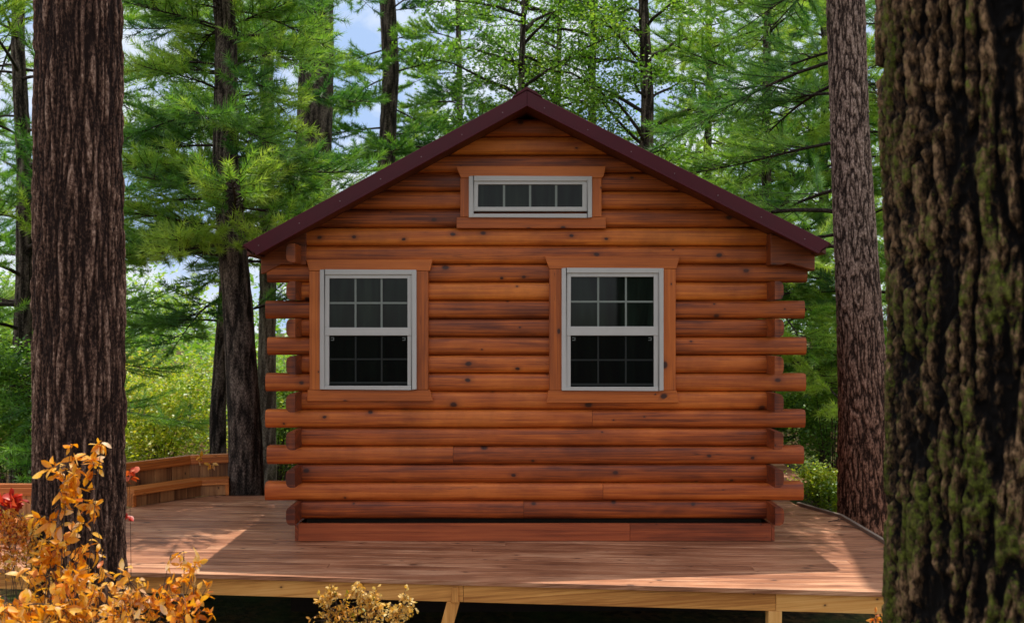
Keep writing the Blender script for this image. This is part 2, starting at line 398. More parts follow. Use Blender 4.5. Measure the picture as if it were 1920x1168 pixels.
# ------------------------------------------------------------------ cabin
YW = 9.45                 # groove plane of the front wall
XL, XR = -1.99, 2.41      # inner faces of the side walls
PITCH = 0.1722; Z0 = 0.193
YB = 13.75                # back wall groove plane
YF = 9.0                  # front edge of the roof
rp = (px(988, YF), pz(170, YF)); rl = (px(455, YF), pz(460, YF)); rr_ = (px(1557, YF), pz(456, YF))
TH = 0.128                # roof thickness, measured vertically
def roof_top(x):
    return rp[1] + (x - rp[0]) * ((rl[1] - rp[1]) / (rl[0] - rp[0]) if x < rp[0] else (rr_[1] - rp[1]) / (rr_[0] - rp[0]))
def gable_x(z):           # x range below the soffit at height z
    z = z + TH - 0.01
    if z >= rp[1] - 0.002: return None
    l = rp[0] + (z - rp[1]) * (rl[0] - rp[0]) / (rl[1] - rp[1]); r = rp[0] + (z - rp[1]) * (rr_[0] - rp[0]) / (rr_[1] - rp[1])
    return l, r
cabin = thing('log_cabin', 'orange stained log cabin with a burgundy gable roof standing on the timber deck', 'cabin', (0.21, 9.45, 0))

BULGE = 0.038
def log_profile(h, b=BULGE, n_=11):
    pts = []
    for i in range(n_):
        t = -1 + 2 * i / (n_ - 1)
        t = math.copysign(abs(t) ** 0.8, t)
        pts.append((-b * max(0.0, 1 - abs(t) ** 3.2) ** 0.55, h / 2 + t * (h / 2 - 0.0015)))
    return pts
def add_log(mb, a, b, z0, axis, face, sgn, depth=0.11, h=PITCH, clip=None, bulge=BULGE, tint=None):
    """log running a..b on axis ('x' or 'y'); face = groove plane coordinate; sgn: -1 bulges to minus"""
    prof = log_profile(h, bulge)
    sag = random.uniform(-0.002, 0.002)
    full = [(depth * 1.0, 0.0015)] + prof + [(depth, h - 0.0015)]
    tint = random.random() if tint is None else tint; off = random.uniform(0, 90); voff = random.uniform(0, 60)
    ends = []
    nseg = max(2, int(abs(b - a) / 0.25))
    ph = random.uniform(0, 9)
    grid = []
    for k in range(nseg + 1):
        row = []
        for (d, z) in full:
            aa, bb = a, b
            if clip:
                zz = z0 + z
                c = clip(zz)
                if c is None: c = (rp[0], rp[0])
                aa, bb = max(a, c[0]), min(b, c[1])
            u = aa + (bb - aa) * k / nseg
            wob = 0.0045 * noise.noise((u * 0.9 + ph, z0 * 5, 1.3)) if d < 0 else 0
            q = face + (-sgn) * 0 + sgn * -(d + wob) if False else face - sgn * d * 1.0 + sgn * wob
            row.append(((u, q, z0 + z) if axis == 'x' else (q, u, z0 + z), (u + off, z + voff + (0.0 if d <= 0 else d))))
        grid.append(row)
    m = len(full)
    flip = (axis == 'x') == (sgn > 0)
    for k in range(nseg):
        for i in range(m):
            j = (i + 1) % m
            quad = [grid[k][i], grid[k + 1][i], grid[k + 1][j], grid[k][j]]
            if i == m - 1: quad = [(q[0], (q[1][0], voff + 0.5 + 0.1 * t)) for t, q in enumerate(quad)]
            if flip: quad = quad[::-1]
            mb.face([q[0] for q in quad], [q[1] for q in quad], tint, smooth=0 < i < m - 2)
    for k, rev in ((0, False), (nseg, True)):
        fc = [grid[k][i] for i in range(m)]
        if rev != flip: fc = fc[::-1]
        pts = [q[0] for q in fc]
        mb.face(pts, [((p[1] if axis == 'x' else p[0]) * 1 + off, p[2] + voff + 3) for p in pts], tint * 0.5 if axis == 'x' else tint * 0.25 - 0.25)
    return mb
def smooth_fix(ob):
    bm = bmesh.new(); bm.from_mesh(ob.data); bmesh.ops.remove_doubles(bm, verts=bm.verts, dist=1e-5)
    bmesh.ops.recalc_face_normals(bm, faces=bm.faces)
    bm.to_mesh(ob.data); bm.free()
    ob.data.set_sharp_from_angle(angle=R(38))

def lvl(k): return Z0 + k * PITCH
seams = {5: 1110, 3: 850, 1: 1130, 0: 982}
mb = MB()
for k in range(0, 25):
    z = lvl(k)
    if z > rp[1] - TH - 0.05: break
    if k <= 14:
        if k % 2 == 1:
            a, b = px(500, YW) + random.uniform(-0.012, 0.012), px(1508, YW) + random.uniform(-0.018, 0.018)
            if k >= 13: b = px(1512, YW)
        else: a, b = XL, XR
    else: a, b = -3, 3.2
    clip = gable_x if k > 14 else None
    if k in seams:
        xs = px(seams[k], YW); add_log(mb, a, xs - 0.0015, z, 'x', YW, -1); add_log(mb, xs + 0.0015, b, z, 'x', YW, -1)
    else: add_log(mb, a, b, z, 'x', YW, -1, clip=clip)
fw = mb.build('log_wall', M['log'], cabin); smooth_fix(fw)
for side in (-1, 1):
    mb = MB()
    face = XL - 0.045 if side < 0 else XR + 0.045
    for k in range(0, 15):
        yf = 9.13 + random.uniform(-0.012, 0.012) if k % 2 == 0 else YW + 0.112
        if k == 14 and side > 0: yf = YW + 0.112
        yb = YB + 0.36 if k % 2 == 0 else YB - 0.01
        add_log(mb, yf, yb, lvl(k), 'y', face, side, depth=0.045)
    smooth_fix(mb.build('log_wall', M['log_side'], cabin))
mb = MB()
for k in range(0, 25):
    z = lvl(k)
    if z > rp[1] - TH - 0.05: break
    a, b = (px(500, YW), px(1508, YW)) if k % 2 else (XL, XR)
    if k > 14: a, b = -3, 3.2
    add_log(mb, a, b, z, 'x', YB, 1, clip=gable_x if k > 14 else None)
smooth_fix(mb.build('log_wall', M['log'], cabin))

# brackets under the eaves (end pieces of the wall plate)
mb = MB()
q = [(px(a, 9.42), pz(b, 9.42)) for a, b in ((490, 470), (530, 452), (575, 432), (575, 497), (527, 496), (500, 511), (490, 514))]
mb.prism(q, 'y', 9.40, 9.50, 0.35)
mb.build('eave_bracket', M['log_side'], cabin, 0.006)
mb = MB()
q = [(px(a, 9.28), pz(b, 9.28)) for a, b in ((1444, 438), (1490, 458), (1527, 476), (1527, 508), (1500, 500), (1478, 494), (1466, 497), (1444, 497))]
mb.prism(q, 'y', 9.26, 9.50, 0.3)
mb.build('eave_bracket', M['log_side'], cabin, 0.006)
# floor frame and skirting
mb = MB(); mb.box(XL + 0.03, XR - 0.03, YW + 0.05, YB - 0.05, 0.004, Z0 + 0.03); mb.build('floor_frame', M['dark'], cabin)
mb = MB()
x0, x1, xm = px(555, 9.40), px(1450, 9.40), px(1180, 9.4)
for q in ((x0 + 0.032, xm - .001, 9.345, 9.385, 0.003, 0.166), (xm + .001, x1 - 0.032, 9.345, 9.385, 0.003, 0.166), (x0, x0 + 0.03, 9.348, YB, 0.003, 0.153), (x1 - 0.03, x1, 9.348, YB, 0.003, 0.153)):
    mb = MB(); mb.box(*q); mb.build('skirting_board', M['skirt'], cabin, 0.003)

# roof
YE = YB + 0.45
mb = MB()
for A, sgn in ((rl, -1), (rr_, 1)):
    L = math.hypot(A[0] - rp[0], A[1] - rp[1]); ux, uz = (A[0] - rp[0]) / L, (A[1] - rp[1]) / L
    nx, nz = (-uz, ux) if (ux > 0) else (uz, -ux)
    t = 0.03
    # panel with raised ribs every 0.23 m along Y
    y = YF + 0.02; prof = []
    while y < YE - 0.02:
        prof += [(y, 0.0), (y + 0.075, 0.0), (y + 0.088, 0.019), (y + 0.118, 0.019), (y + 0.131, 0.0)]
        y += 0.23
    prof.append((YE - 0.01, 0.0))
    for i in range(len(prof) - 1):
        (ya, ha), (yb2, hb) = prof[i], prof[i + 1]
        def pt(s_, y_, h_): return (rp[0] + ux * s_ + nx * (h_ - 0.004), y_, rp[1] + uz * s_ + nz * (h_ - 0.004))
        qd = [pt(0, ya, ha), pt(L + 0.03, ya, ha), pt(L + 0.03, yb2, hb), pt(0, yb2, hb)]
        if sgn < 0: qd = qd[::-1]
        mb.face(qd, [(0, 0)] * 4, 0.5)
roof = mb.build('roof', M['metal'], cabin)
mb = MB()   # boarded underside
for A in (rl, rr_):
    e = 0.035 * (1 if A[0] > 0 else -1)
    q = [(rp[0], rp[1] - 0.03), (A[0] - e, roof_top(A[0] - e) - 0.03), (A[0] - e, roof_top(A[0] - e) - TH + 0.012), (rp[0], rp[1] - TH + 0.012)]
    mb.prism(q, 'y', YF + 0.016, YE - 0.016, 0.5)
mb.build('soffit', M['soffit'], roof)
def fas(poly, y0, y1):
    m_ = MB(); m_.prism([(px(a, YF), pz(b, YF)) for a, b in poly], 'y', y0, y1, 0.5); return m_
for poly, lip in (([(455, 460), (988, 170), (988, 197), (479, 476)], [(479, 476), (988, 197), (988, 200.5), (482, 479.5)]),
                  ([(988.3, 170), (1557, 456), (1536, 473), (988.3, 197)], [(988.3, 197), (1536, 473), (1533, 476.5), (988.3, 200.5)])):
    m_ = fas(poly, YF - 0.012, YF + 0.014)
    m_.prism([(px(a, YF), pz(b, YF)) for a, b in lip], 'y', YF - 0.03, YF + 0.013, 0.5)
    tr = m_.build('rake_trim', M['metal'], roof, 0.004)
    a, b = Vector(poly[0] + (0,)), Vector(poly[1] + (0,))
    for i in range(7):
        t = (i + 0.4) / 7
        c = a.lerp(b, t); c.y += 17
        X_, Z_ = px(c.x, YF), pz(c.y, YF)
        sc = MB(); sc.tube([(X_, YF - 0.0125, Z_), (X_, YF - 0.017, Z_)], [0.006, 0.004], 8)
        sc.build('screw', M['screw'], tr)
for A in (rl, rr_):
    mb = MB(); s_ = 1 if A[0] > 0 else -1
    mb.prism([(A[0] - s_ * 0.03, A[1] - 0.012), (A[0] + s_ * 0.004, A[1] - 0.02), (A[0] - s_ * 0.085, A[1] - 0.085), (A[0] - s_ * 0.1, A[1] - 0.08)], 'y', YF + 0.016, YE - 0.02, 0.5)
    mb.build('eave_trim', M['metal'], roof, 0.003)
mb = MB()   # ridge cap: folded strip with stepped edges
for A in (rl, rr_):
    L = math.hypot(A[0] - rp[0], A[1] - rp[1]); ux, uz = (A[0] - rp[0]) / L, (A[1] - rp[1]) / L
    def q_(s_, up): return (rp[0] + ux * s_, rp[1] + uz * s_ + up)
    mb.prism([q_(0, 0.03), q_(0.10, 0.026), q_(0.115, 0.012), q_(0.14, 0.02), q_(0.155, 0.002), q_(0, 0.004)], 'y', YF - 0.02, YE, 0.5)
mb.build('ridge_cap', M['metal'], roof, 0.002)

# windows
YFR = 9.335   # front of the vinyl frame
def rect(mb, a, b, c, d, y0, y1, Yp=9.35, t=None): mb.box(px(a, Yp), px(c, Yp), y0, y1, pz(d, Yp), pz(b, Yp), t)
def window(fr, casing, upper, lower, nx_, ny_, label):
    o = MB()
    x0, y0, x1, y1 = fr
    fwid = 9
    for (a, b, c, d) in ((x0, y0, x0 + fwid, y1), (x1 - fwid, y0, x1, y1)): rect(o, a, b, c, d, YFR, 9.45)
    rect(o, x0 + fwid, y0, x1 - fwid, y0 + fwid, YFR, 9.45); rect(o, x0 + fwid, y1 - 7, x1 - fwid, y1, YFR, 9.45)
    win = o.build('window', M['vinyl'], cabin, 0.004); win['label'] = label
    c = MB()
    for poly in casing:
        c.prism([(px(a, 9.37), pz(b, 9.37)) for a, b in poly], 'y', 9.366, 9.47)
    c.build('casing', M['trim'], win, 0.004)
    s = MB()
    ux0, uy0, ux1, uy1 = upper
    yi = 9.35
    ix0, ix1, iy0, iy1 = x0 + fwid, x1 - fwid, y0 + fwid, y1 - 7
    rect(s, ix0, iy0, ux0, uy1 + 1, yi, 9.44); rect(s, ux1, iy0, ix1, uy1 + 1, yi, 9.44); rect(s, ux0, iy0, ux1, uy0, yi, 9.44)
    if lower:
        rect(s, ix0, uy1 + 1, ix1, lower[1] - 1, 9.344, 9.44)
    else: rect(s, ix0, uy1 + 1, ix1, uy1 + 9, yi, 9.44)
    s.build('sash', M['vinyl'], win, 0.003)
    g = MB(); rect(g, ux0 - .5, uy0 - .5, ux1 + .5, uy1 + 1.5, 9.372, 9.376); g.build('pane', M['glass'], win)
    def grille(ar, y_, m, nx_, ny_, wd=3.4):
        a, b, c_, d = ar
        for i in range(1, nx_):
            q = MB(); x = a + (c_ - a) * i / nx_; rect(q, x - wd / 2, b, x + wd / 2, d, y_, y_ + 0.006); q.build('muntin', m, win)
        for i in range(1, ny_):
            q = MB(); yy = b + (d - b) * i / ny_; rect(q, a, yy - wd / 2, c_, yy + wd / 2, y_ + 0.001, y_ + 0.0065); q.build('muntin', m, win)
    grille((ux0, uy0, ux1, uy1 + 1), 9.3655, M['muntin'], nx_, ny_, 3.6 if lower else 4.2)
    if lower:
        a, b, c_, d = lower
        g = MB(); rect(g, a - .5, b - .5, c_ + .5, d + .5, 9.3795, 9.383); g.build('pane', M['glass'], win)
        s = MB()
        rect(s, ix0, b - 1, a, d + 1, yi, 9.44); rect(s, c_, b - 1, ix1, d + 1, yi, 9.44); rect(s, ix0, d + 1, ix1, iy1, 9.343, 9.44)
        s.build('sash', M['vinyl'], win, 0.003)
        grille((a, b, c_, d - 5), 9.373, M['muntin2'], nx_, ny_, 3.0)
        f = MB(); rect(f, a, d - 6, c_, d - 2, 9.371, 9.379); f.build('bottom_rail', M['muntin2'], win)
        sc = MB(); sc.face([(px(a, 9.35), 9.364, pz(d, 9.35)), (px(c_, 9.35), 9.364, pz(d, 9.35)), (px(c_, 9.35), 9.364, pz(b, 9.35)), (px(a, 9.35), 9.364, pz(b, 9.35))], [(0, 0)] * 4, 0.5)
        sc.build('insect_screen', M['screen'], win)
        for xx in (a + 6, c_ - 7):
            l = MB(); l.prism([(px(xx + u_, 9.35), pz(b + v_, 9.35)) for u_, v_ in ((-3, 2.5), (3, 2.5), (3, 8.5), (-3, 8.5), (-3, 7), (1.5, 7), (1.5, 4), (-3, 4))], 'y', 9.359, 9.3625)
            l.build('latch', M['muntin2'], win)
    return win
window((600, 506, 781, 730), [[(574, 487), (811, 487), (806, 508), (580, 508)], [(580, 508.5), (601, 508.5), (601, 730.5), (580, 730.5)], [(780, 508.5), (803, 508.5), (803, 730.5), (780, 730.5)], [(577, 731), (806, 731), (812, 752), (575, 752)]],
       (617, 522, 764, 613), (617, 630, 764, 722), 3, 2, 'double hung window left of the middle of the front wall')
window((1053, 503, 1244, 732), [[(1021, 481), (1275, 481), (1268, 504), (1030, 504)], [(1030, 504.5), (1054, 504.5), (1054, 732), (1030, 732)], [(1243, 504.5), (1267, 504.5), (1267, 732), (1243, 732)], [(1028, 732.5), (1269, 732.5), (1273, 755), (1024, 755)]],
       (1070, 519, 1226, 611), (1070, 630, 1226, 725), 3, 2, 'double hung window right of the middle of the front wall')
window((879, 331, 1110, 408), [[(855, 312), (1136, 312), (1132, 331), (1128, 334), (864, 334)], [(863, 334.5), (880, 334.5), (880, 407), (863, 407)], [(1109, 334.5), (1128, 334.5), (1128, 407), (1109, 407)], [(856, 407.5), (1136, 407.5), (1136, 428), (856, 428)]],
       (896, 346, 1092, 387), None, 4, 1, 'small horizontal gable window with four lites')

# ------------------------------------------------------------------ deck
SL = -0.102
def yfront(x): return 8.23 + SL * (x + 3.196)
poly = [(-7.5, yfront(-7.5)), (3.45, yfront(3.45)), (3.45, 10.5), (3.2, 11.2), (3.22, 12.35), (3.85, 12.6), (3.95, 14.6), (-2.3, 14.6), (-2.55, 11.84), (-3.5, 11.84), (-3.87, 11.62), (-4.22, 11.05), (-4.6, 10.3), (-7.5, 10.2)]
deck = thing('timber_deck', 'raised reddish timber deck around the cabin with a yellowish front rim', 'deck', (0, 8.0, GROUND))
def spans(off):
    xs = []
    f = lambda p: p[1] - (yfront(p[0]) + off)
    for i in range(len(poly)):
        p, q_ = poly[i], poly[(i + 1) % len(poly)]
        a, b = f(p), f(q_)
        if (a > 0) != (b > 0):
            t = a / (a - b); xs.append(p[0] + (q_[0] - p[0]) * t)
    xs.sort(); return [(xs[i], xs[i + 1]) for i in range(0, len(xs) - 1, 2)]
mb = MB(); BW = 0.142; k = 0
while k * BW < 7.2:
    o0, o1 = k * BW + (0.001 if k else -0.03), (k + 1) * BW - 0.009
    s0, s1 = spans(max(o0, 0.001)), spans(o1)
    if len(s0) != len(s1): s0 = s1 = spans((o0 + o1) / 2)
    for (a0, b0), (a1, b1) in zip(s0, s1):
        cuts = [0.0]; t = random.uniform(0.2, 1.4)
        while t < 0.95: cuts.append(t); t += random.uniform(0.5, 0.7)
        cuts.append(1.0)
        for c0, c1 in zip(cuts[:-1], cuts[1:]):
            e = 0.0012
            xa0, xb0 = a0 + (b0 - a0) * c0 + e, a0 + (b0 - a0) * c1 - e
            xa1, xb1 = a1 + (b1 - a1) * c0 + e, a1 + (b1 - a1) * c1 - e
            zt = random.uniform(-0.0015, 0.0015)
            mb.prism([(xa0, yfront(xa0) + o0), (xb0, yfront(xb0) + o0), (xb1, yfront(xb1) + o1), (xa1, yfront(xa1) + o1)], 'z', -0.038 + zt, zt, None, 'u')
    k += 1
mb.build('deck_boards', M['deck'], deck, 0.004)
mb = MB()   # rim board along the front
def slant(mb, xa, xb, d0, d1, z0, z1, t=None):
    mb.prism([(xa, yfront(xa) + d0), (xb, yfront(xb) + d0), (xb, yfront(xb) + d1), (xa, yfront(xa) + d1)], 'z', z0, z1, t, 'u')
cutx = [-7.4, -1.2, px(868, 7.9), px(1455, 7.7), 3.44]
for a, b in zip(cutx[:-1], cutx[1:]):
    mb = MB(); slant(mb, a + 0.0015, b - 0.0015, 0.004, 0.044, -0.178, -0.040); mb.build('rim_board', M['rim'], deck, 0.003)
mb = MB(); 
mb.prism([(3.4, yfront(3.45) + .05), (3.44, yfront(3.45) + .05), (3.44, 10.48), (3.4, 10.48)], 'z', -0.178, -0.040)
mb.build('rim_board', M['rim'], deck, 0.003)
mb = MB()
mb.prism([(3.452, yfront(3.45)), (3.49, yfront(3.45)), (3.49, 10.52), (3.452, 10.49)], 'z', -0.10, 0.032)
mb.build('edge_strip', M['grey_wood'], deck, 0.004); mb = MB()
mb.prism([(3.452, 10.50), (3.49, 10.53), (3.24, 11.23), (3.205, 11.21)], 'z', -0.10, 0.03)
mb.build('edge_strip', M['grey_wood'], deck, 0.004)
for (pa, pb, y_) in ((848, 815, 7.93), (1452, 1452, 7.70)):
    mb = MB(); Yp = yfront(px(pa, y_)) + 0.0
    xt, xb = px(pa + 2, Yp), px(pb, Yp) - (0.06 if pa < 900 else 0)
    hw = 0.052
    mb.prism([(xt - hw, -0.179), (xt + hw, -0.179), (xb + hw, GROUND - 0.15), (xb - hw, GROUND - 0.15)], 'y', Yp + 0.0, Yp + 0.10, None, 'v')
    if pa < 900: mb.prism([(xt - 0.01, -0.055), (xt + hw * 0.75, -0.055), (xt + hw * 0.8, -0.178), (xt - 0.02, -0.178)], 'y', Yp - 0.022, Yp + 0.003, None, 'v')
    mb.build('post', M['rim'], deck, 0.004)
for i in range(4):   # inner posts carrying the cabin
    mb = MB(); xx = -3.2 + i * 2.0; mb.box(xx - .06, xx + .06, 10.2, 10.32, GROUND - .1, -0.04); mb.build('post', M['dark'], deck)
for i in range(15):
    mb = MB(); xx = -4.1 + i * 0.5; mb.box(xx - .02, xx + .02, yfront(xx) + 0.06, 11.4, -0.178, -0.040); mb.build('joist', M['dark'], deck)
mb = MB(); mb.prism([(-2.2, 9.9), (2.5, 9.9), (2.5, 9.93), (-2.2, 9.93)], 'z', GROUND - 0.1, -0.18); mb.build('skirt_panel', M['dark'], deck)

# ------------------------------------------------------------------ benches on the deck
def bench(path, label, zs=0.195, zt=0.425, depth=0.26, sides=True):
    """path: front foot line (x, y) points, back lies to the left of travel"""
    c = Vector((path[0][0], path[0][1], 0))
    b = thing('deck_bench', label, 'bench', c)
    pts = [Vector((p[0], p[1], 0)) for p in path]
    def off(d):
        res = []
        for i, p in enumerate(pts):
            t = (pts[min(i + 1, len(pts) - 1)] - pts[max(i - 1, 0)]).normalized()
            res.append(p + Vector((-t.y, t.x, 0)) * d)
        return res
    def strip(mb, d0, d1, z0, z1, lean=0.0):
        A, B = off(d0), off(d1)
        for i in range(len(pts) - 1):
            t = random.random(); u = random.uniform(0, 30)
            L = (A[i + 1] - A[i]).length
            a0, a1, b0, b1 = A[i], A[i + 1], B[i], B[i + 1]
            e = (a1 - a0).normalized() * 0.001
            lo = [a0 + e, a1 - e, b1 - e, b0 + e]
            v = [Vector((q.x, q.y, z0)) for q in lo] + [Vector((q.x, q.y, z1)) for q in lo]
            for f, uvs in (((3, 2, 1, 0), 0), ((4, 5, 6, 7), 1), ((0, 1, 5, 4), 2), ((1, 2, 6, 5), 3), ((2, 3, 7, 6), 4), ((3, 0, 4, 7), 5)):
                mb.face([v[j] for j in f], [(u, 0 + uvs), (u + L, 0 + uvs), (u + L, .1 + uvs), (u, .1 + uvs)], t)
    mb = MB(); strip(mb, -0.01, depth, zs - 0.038, zs); mb.build('seat', M['bench'], b, 0.004)
    mb = MB(); strip(mb, -0.012, 0.02, zs - 0.062, zs - 0.039); mb.build('seat_apron', M['bench'], b, 0.004)
    mb = MB(); strip(mb, depth + 0.045, depth + 0.12, zt - 0.002, zt + 0.03); mb.build('cap_rail', M['bench'], b, 0.004)
    mb = MB(); strip(mb, depth + 0.03, depth + 0.055, zt - 0.075, zt - 0.003); mb.build('top_rail', M['bench'], b, 0.004)
    def slats(mb, d0, d1, z0, z1, wd):
        A, B = off(d0), off(d1)
        for i in range(len(pts) - 1):
            L = (A[i + 1] - A[i]).length; k = max(1, int(L / wd))
            for j in range(k):
                f0, f1 = j / k, (j + 1) / k; o_ = 0.009 * (j % 2)
                q = [A[i].lerp(A[i + 1], f0), A[i].lerp(A[i + 1], f1), B[i].lerp(B[i + 1], f1), B[i].lerp(B[i + 1], f0)]
                nn_ = (B[i] - A[i]).normalized() * o_; q = [p + nn_ for p in q]
                mb.prism([(p.x, p.y) for p in q], 'z', z0, z1 - random.uniform(0, 0.004), None, 'z')
    mb = MB(); slats(mb, depth + 0.058, depth + 0.08, 0.0, zt - 0.003, 0.115); mb.build('backrest', M['bench_slat'], b, 0.002)
    mb = MB(); slats(mb, 0.022, 0.042, 0.004, zs - 0.04, 0.15); mb.build('front_panel', M['bench_slat'], b, 0.002)
    A, B = off(0.0), off(depth + 0.04)
    for i in (0, len(pts) - 1):
        mb = MB()
        t = (pts[1] - pts[0]).normalized() if i == 0 else (pts[-2] - pts[-1]).normalized()
        q = [A[i], B[i], B[i] + t * 0.04, A[i] + t * 0.04]
        mb.prism([(p.x, p.y) for p in q], 'z', 0.004, zs - 0.039)
        mb.build('end_board', M['bench'], b, 0.003)
    return b
bench([(-4.20, 11.04), (-3.66, 11.74), (-3.36, 11.82)], 'low slatted wooden bench curving along the far left deck edge beside a dark pine')
bench([(-6.4, 9.25), (-4.56, 9.25)], 'low wooden bench cut off by the left edge behind the orange bushes', zt=0.47)

# ------------------------------------------------------------------ tree builders
def trunk_mesh(name, mat, parent, path, rads, nu, rows, f, zs, amp, flare=0.0, sharp=4.0, plates=False):
    """path: function t->(x,y,z); displaced bark, 'tint' stores ridge height"""
    V = []; T = []; Fc = []
    pts = [Vector(p) for p in path]
    L = [0]
    for i in range(1, len(pts)): L.append(L[-1] + (pts[i] - pts[i - 1]).length)
    def at(s):
        for i in range(1, len(pts)):
            if s <= L[i] or i == len(pts) - 1:
                t = (s - L[i - 1]) / (L[i] - L[i - 1]); return pts[i - 1].lerp(pts[i], t), rads[i - 1] + (rads[i] - rads[i - 1]) * t
    seed = random.uniform(0, 100)
    for r_ in rows:
        c, rad = at(r_ * L[-1])
        s = r_ * L[-1]
        fl = 1 + flare * math.exp(-s / 0.35)
        for j in range(nu):
            a = 2 * math.pi * j / nu
            ca, sa = math.cos(a), math.sin(a)
            wv = 0.35 * noise.noise((ca * 2 + seed, sa * 2, s * 1.1))
            p = (rad * ca * f + seed + wv, rad * sa * f + wv, s * zs)
            nn = noise.noise(p)
            h = min(1.0, abs(nn) * sharp)
            n2 = noise.noise((p[0] * 2.3, p[1] * 2.3, s * zs * 5.0 + 9))
            h = h * (0.72 + 0.5 * n2) if n2 < 0.3 else h * 0.87
            if plates:
                w1 = noise.noise((ca * 4 + seed, sa * 4, s * 1.3)); w2 = noise.noise((ca * 14, sa * 14 + seed, s * 7))
                q1 = abs(noise.noise((rad * ca * 14 + w1 * 0.9 + seed, rad * sa * 14 + w1 * 0.9, s * 2.0 + w2 * 0.25)))
                q2 = abs(noise.noise((rad * ca * 31 + w2 * 0.5, rad * sa * 31 + seed, s * 5.0)))
                h = min(1.0, max(0.0, q1 - 0.05) * 4.6) ** 0.8 * (0.45 + 0.55 * min(1.0, q2 * 3.6)) + 0.42 * noise.noise((rad * ca * 46, rad * sa * 46 + seed, s * 26))
            h = max(0.0, min(1.0, h))
            big = 0.06 * noise.noise((ca * 1.3 + seed, sa * 1.3, s * 0.6))
            root = flare * 0.25 * math.exp(-s / 0.3) * math.cos(a * 5 + seed)
            rr = rad * (fl + big + root) + amp * (h - 0.5)
            V.append((c.x + rr * ca, c.y + rr * sa, c.z)); T.append(h)
    n_ = len(rows)
    idx = np.arange(n_ * nu).reshape(n_, nu)
    a = idx[:-1]; b = idx[1:]
    Fc = np.stack([a, np.roll(a, -1, 1), np.roll(b, -1, 1), b], -1).reshape(-1, 4)
    return np_mesh(name, np.array(V), Fc, T, mat, parent, True)

def rows_for(total, z_lo, z_hi, fine, coarse):
    """fractions: fine between z_lo..z_hi (lengths from base), coarse elsewhere"""
    s = 0.0; r = []
    while s < total:
        r.append(s / total); s += fine if z_lo <= s <= z_hi else coarse
    r.append(1.0); return r

def tubes_np(paths, rads, k=5):
    """paths (n,m,3), rads (n,m) -> V,F"""
    n_, m, _ = paths.shape
    d = np.gradient(paths, axis=1); d = nrm(d)
    up = np.where(np.abs(d[..., 2:3]) > 0.9, np.array([1.0, 0, 0]), np.array([0, 0, 1.0]))
    a = nrm(np.cross(d, up)); b = np.cross(d, a)
    th = np.linspace(0, 2 * np.pi, k, endpoint=False)
    ring = paths[:, :, None, :] + rads[:, :, None, None] * (a[:, :, None, :] * np.cos(th)[None, None, :, None] + b[:, :, None, :] * np.sin(th)[None, None, :, None])
    V = ring.reshape(-1, 3)
    idx = np.arange(n_ * m * k).reshape(n_, m, k)
    A = idx[:, :-1]; B = idx[:, 1:]
    Fc = np.stack([A, np.roll(A, -1, 2), np.roll(B, -1, 2), B], -1).reshape(-1, 4)
    return V, Fc

def needles_np(Pt, D, T, per, L, W, spread):
    n_ = len(Pt)
    rd = rng.normal(size=(n_, per, 3))
    d = nrm(D[:, None, :] + spread * nrm(rd))
    l = L * rng.uniform(0.7, 1.15, (n_, per, 1))
    side = nrm(np.cross(d, rng.normal(size=(n_, per, 3)))) * (W / 2)
    p = np.broadcast_to(Pt[:, None, :], d.shape)
    droop = np.zeros_like(d); droop[..., 2] = -0.1
    tip = p + nrm(d + droop) * l
    V = np.stack([p - side, p + side, tip], 2).reshape(-1, 3)
    Fc = np.arange(len(V)).reshape(-1, 3)
    t = np.clip(T[:, None] + rng.normal(0, 0.07, (n_, per)), 0, 1)
    return V, Fc, np.repeat(t.reshape(-1), 3)

def leaves_np(Pt, T, size, flat=0.6, aspect=0.6):
    n_ = len(Pt)
    nv = rng.normal(size=(n_, 3)); nv[:, 2] = np.abs(nv[:, 2]) + flat * 2; nv = nrm(nv)
    d = nrm(np.cross(nv, rng.normal(size=(n_, 3)))); s = np.cross(nv, d)
    l = size * rng.uniform(0.6, 1.25, (n_, 1)); w_ = l * aspect * rng.uniform(0.7, 1.1, (n_, 1))
    fold = nv * (w_ * rng.uniform(-0.05, 0.35, (n_, 1)))
    mid = Pt + d * l * 0.42
    V = np.stack([Pt, mid + s * w_ / 2 + fold, Pt + d * l - fold * 0.6, mid - s * w_ / 2 + fold], 1).reshape(-1, 3)
    Fc = np.arange(len(V)).reshape(-1, 4)
    return V, Fc, np.repeat(np.clip(T, 0, 1), 4)

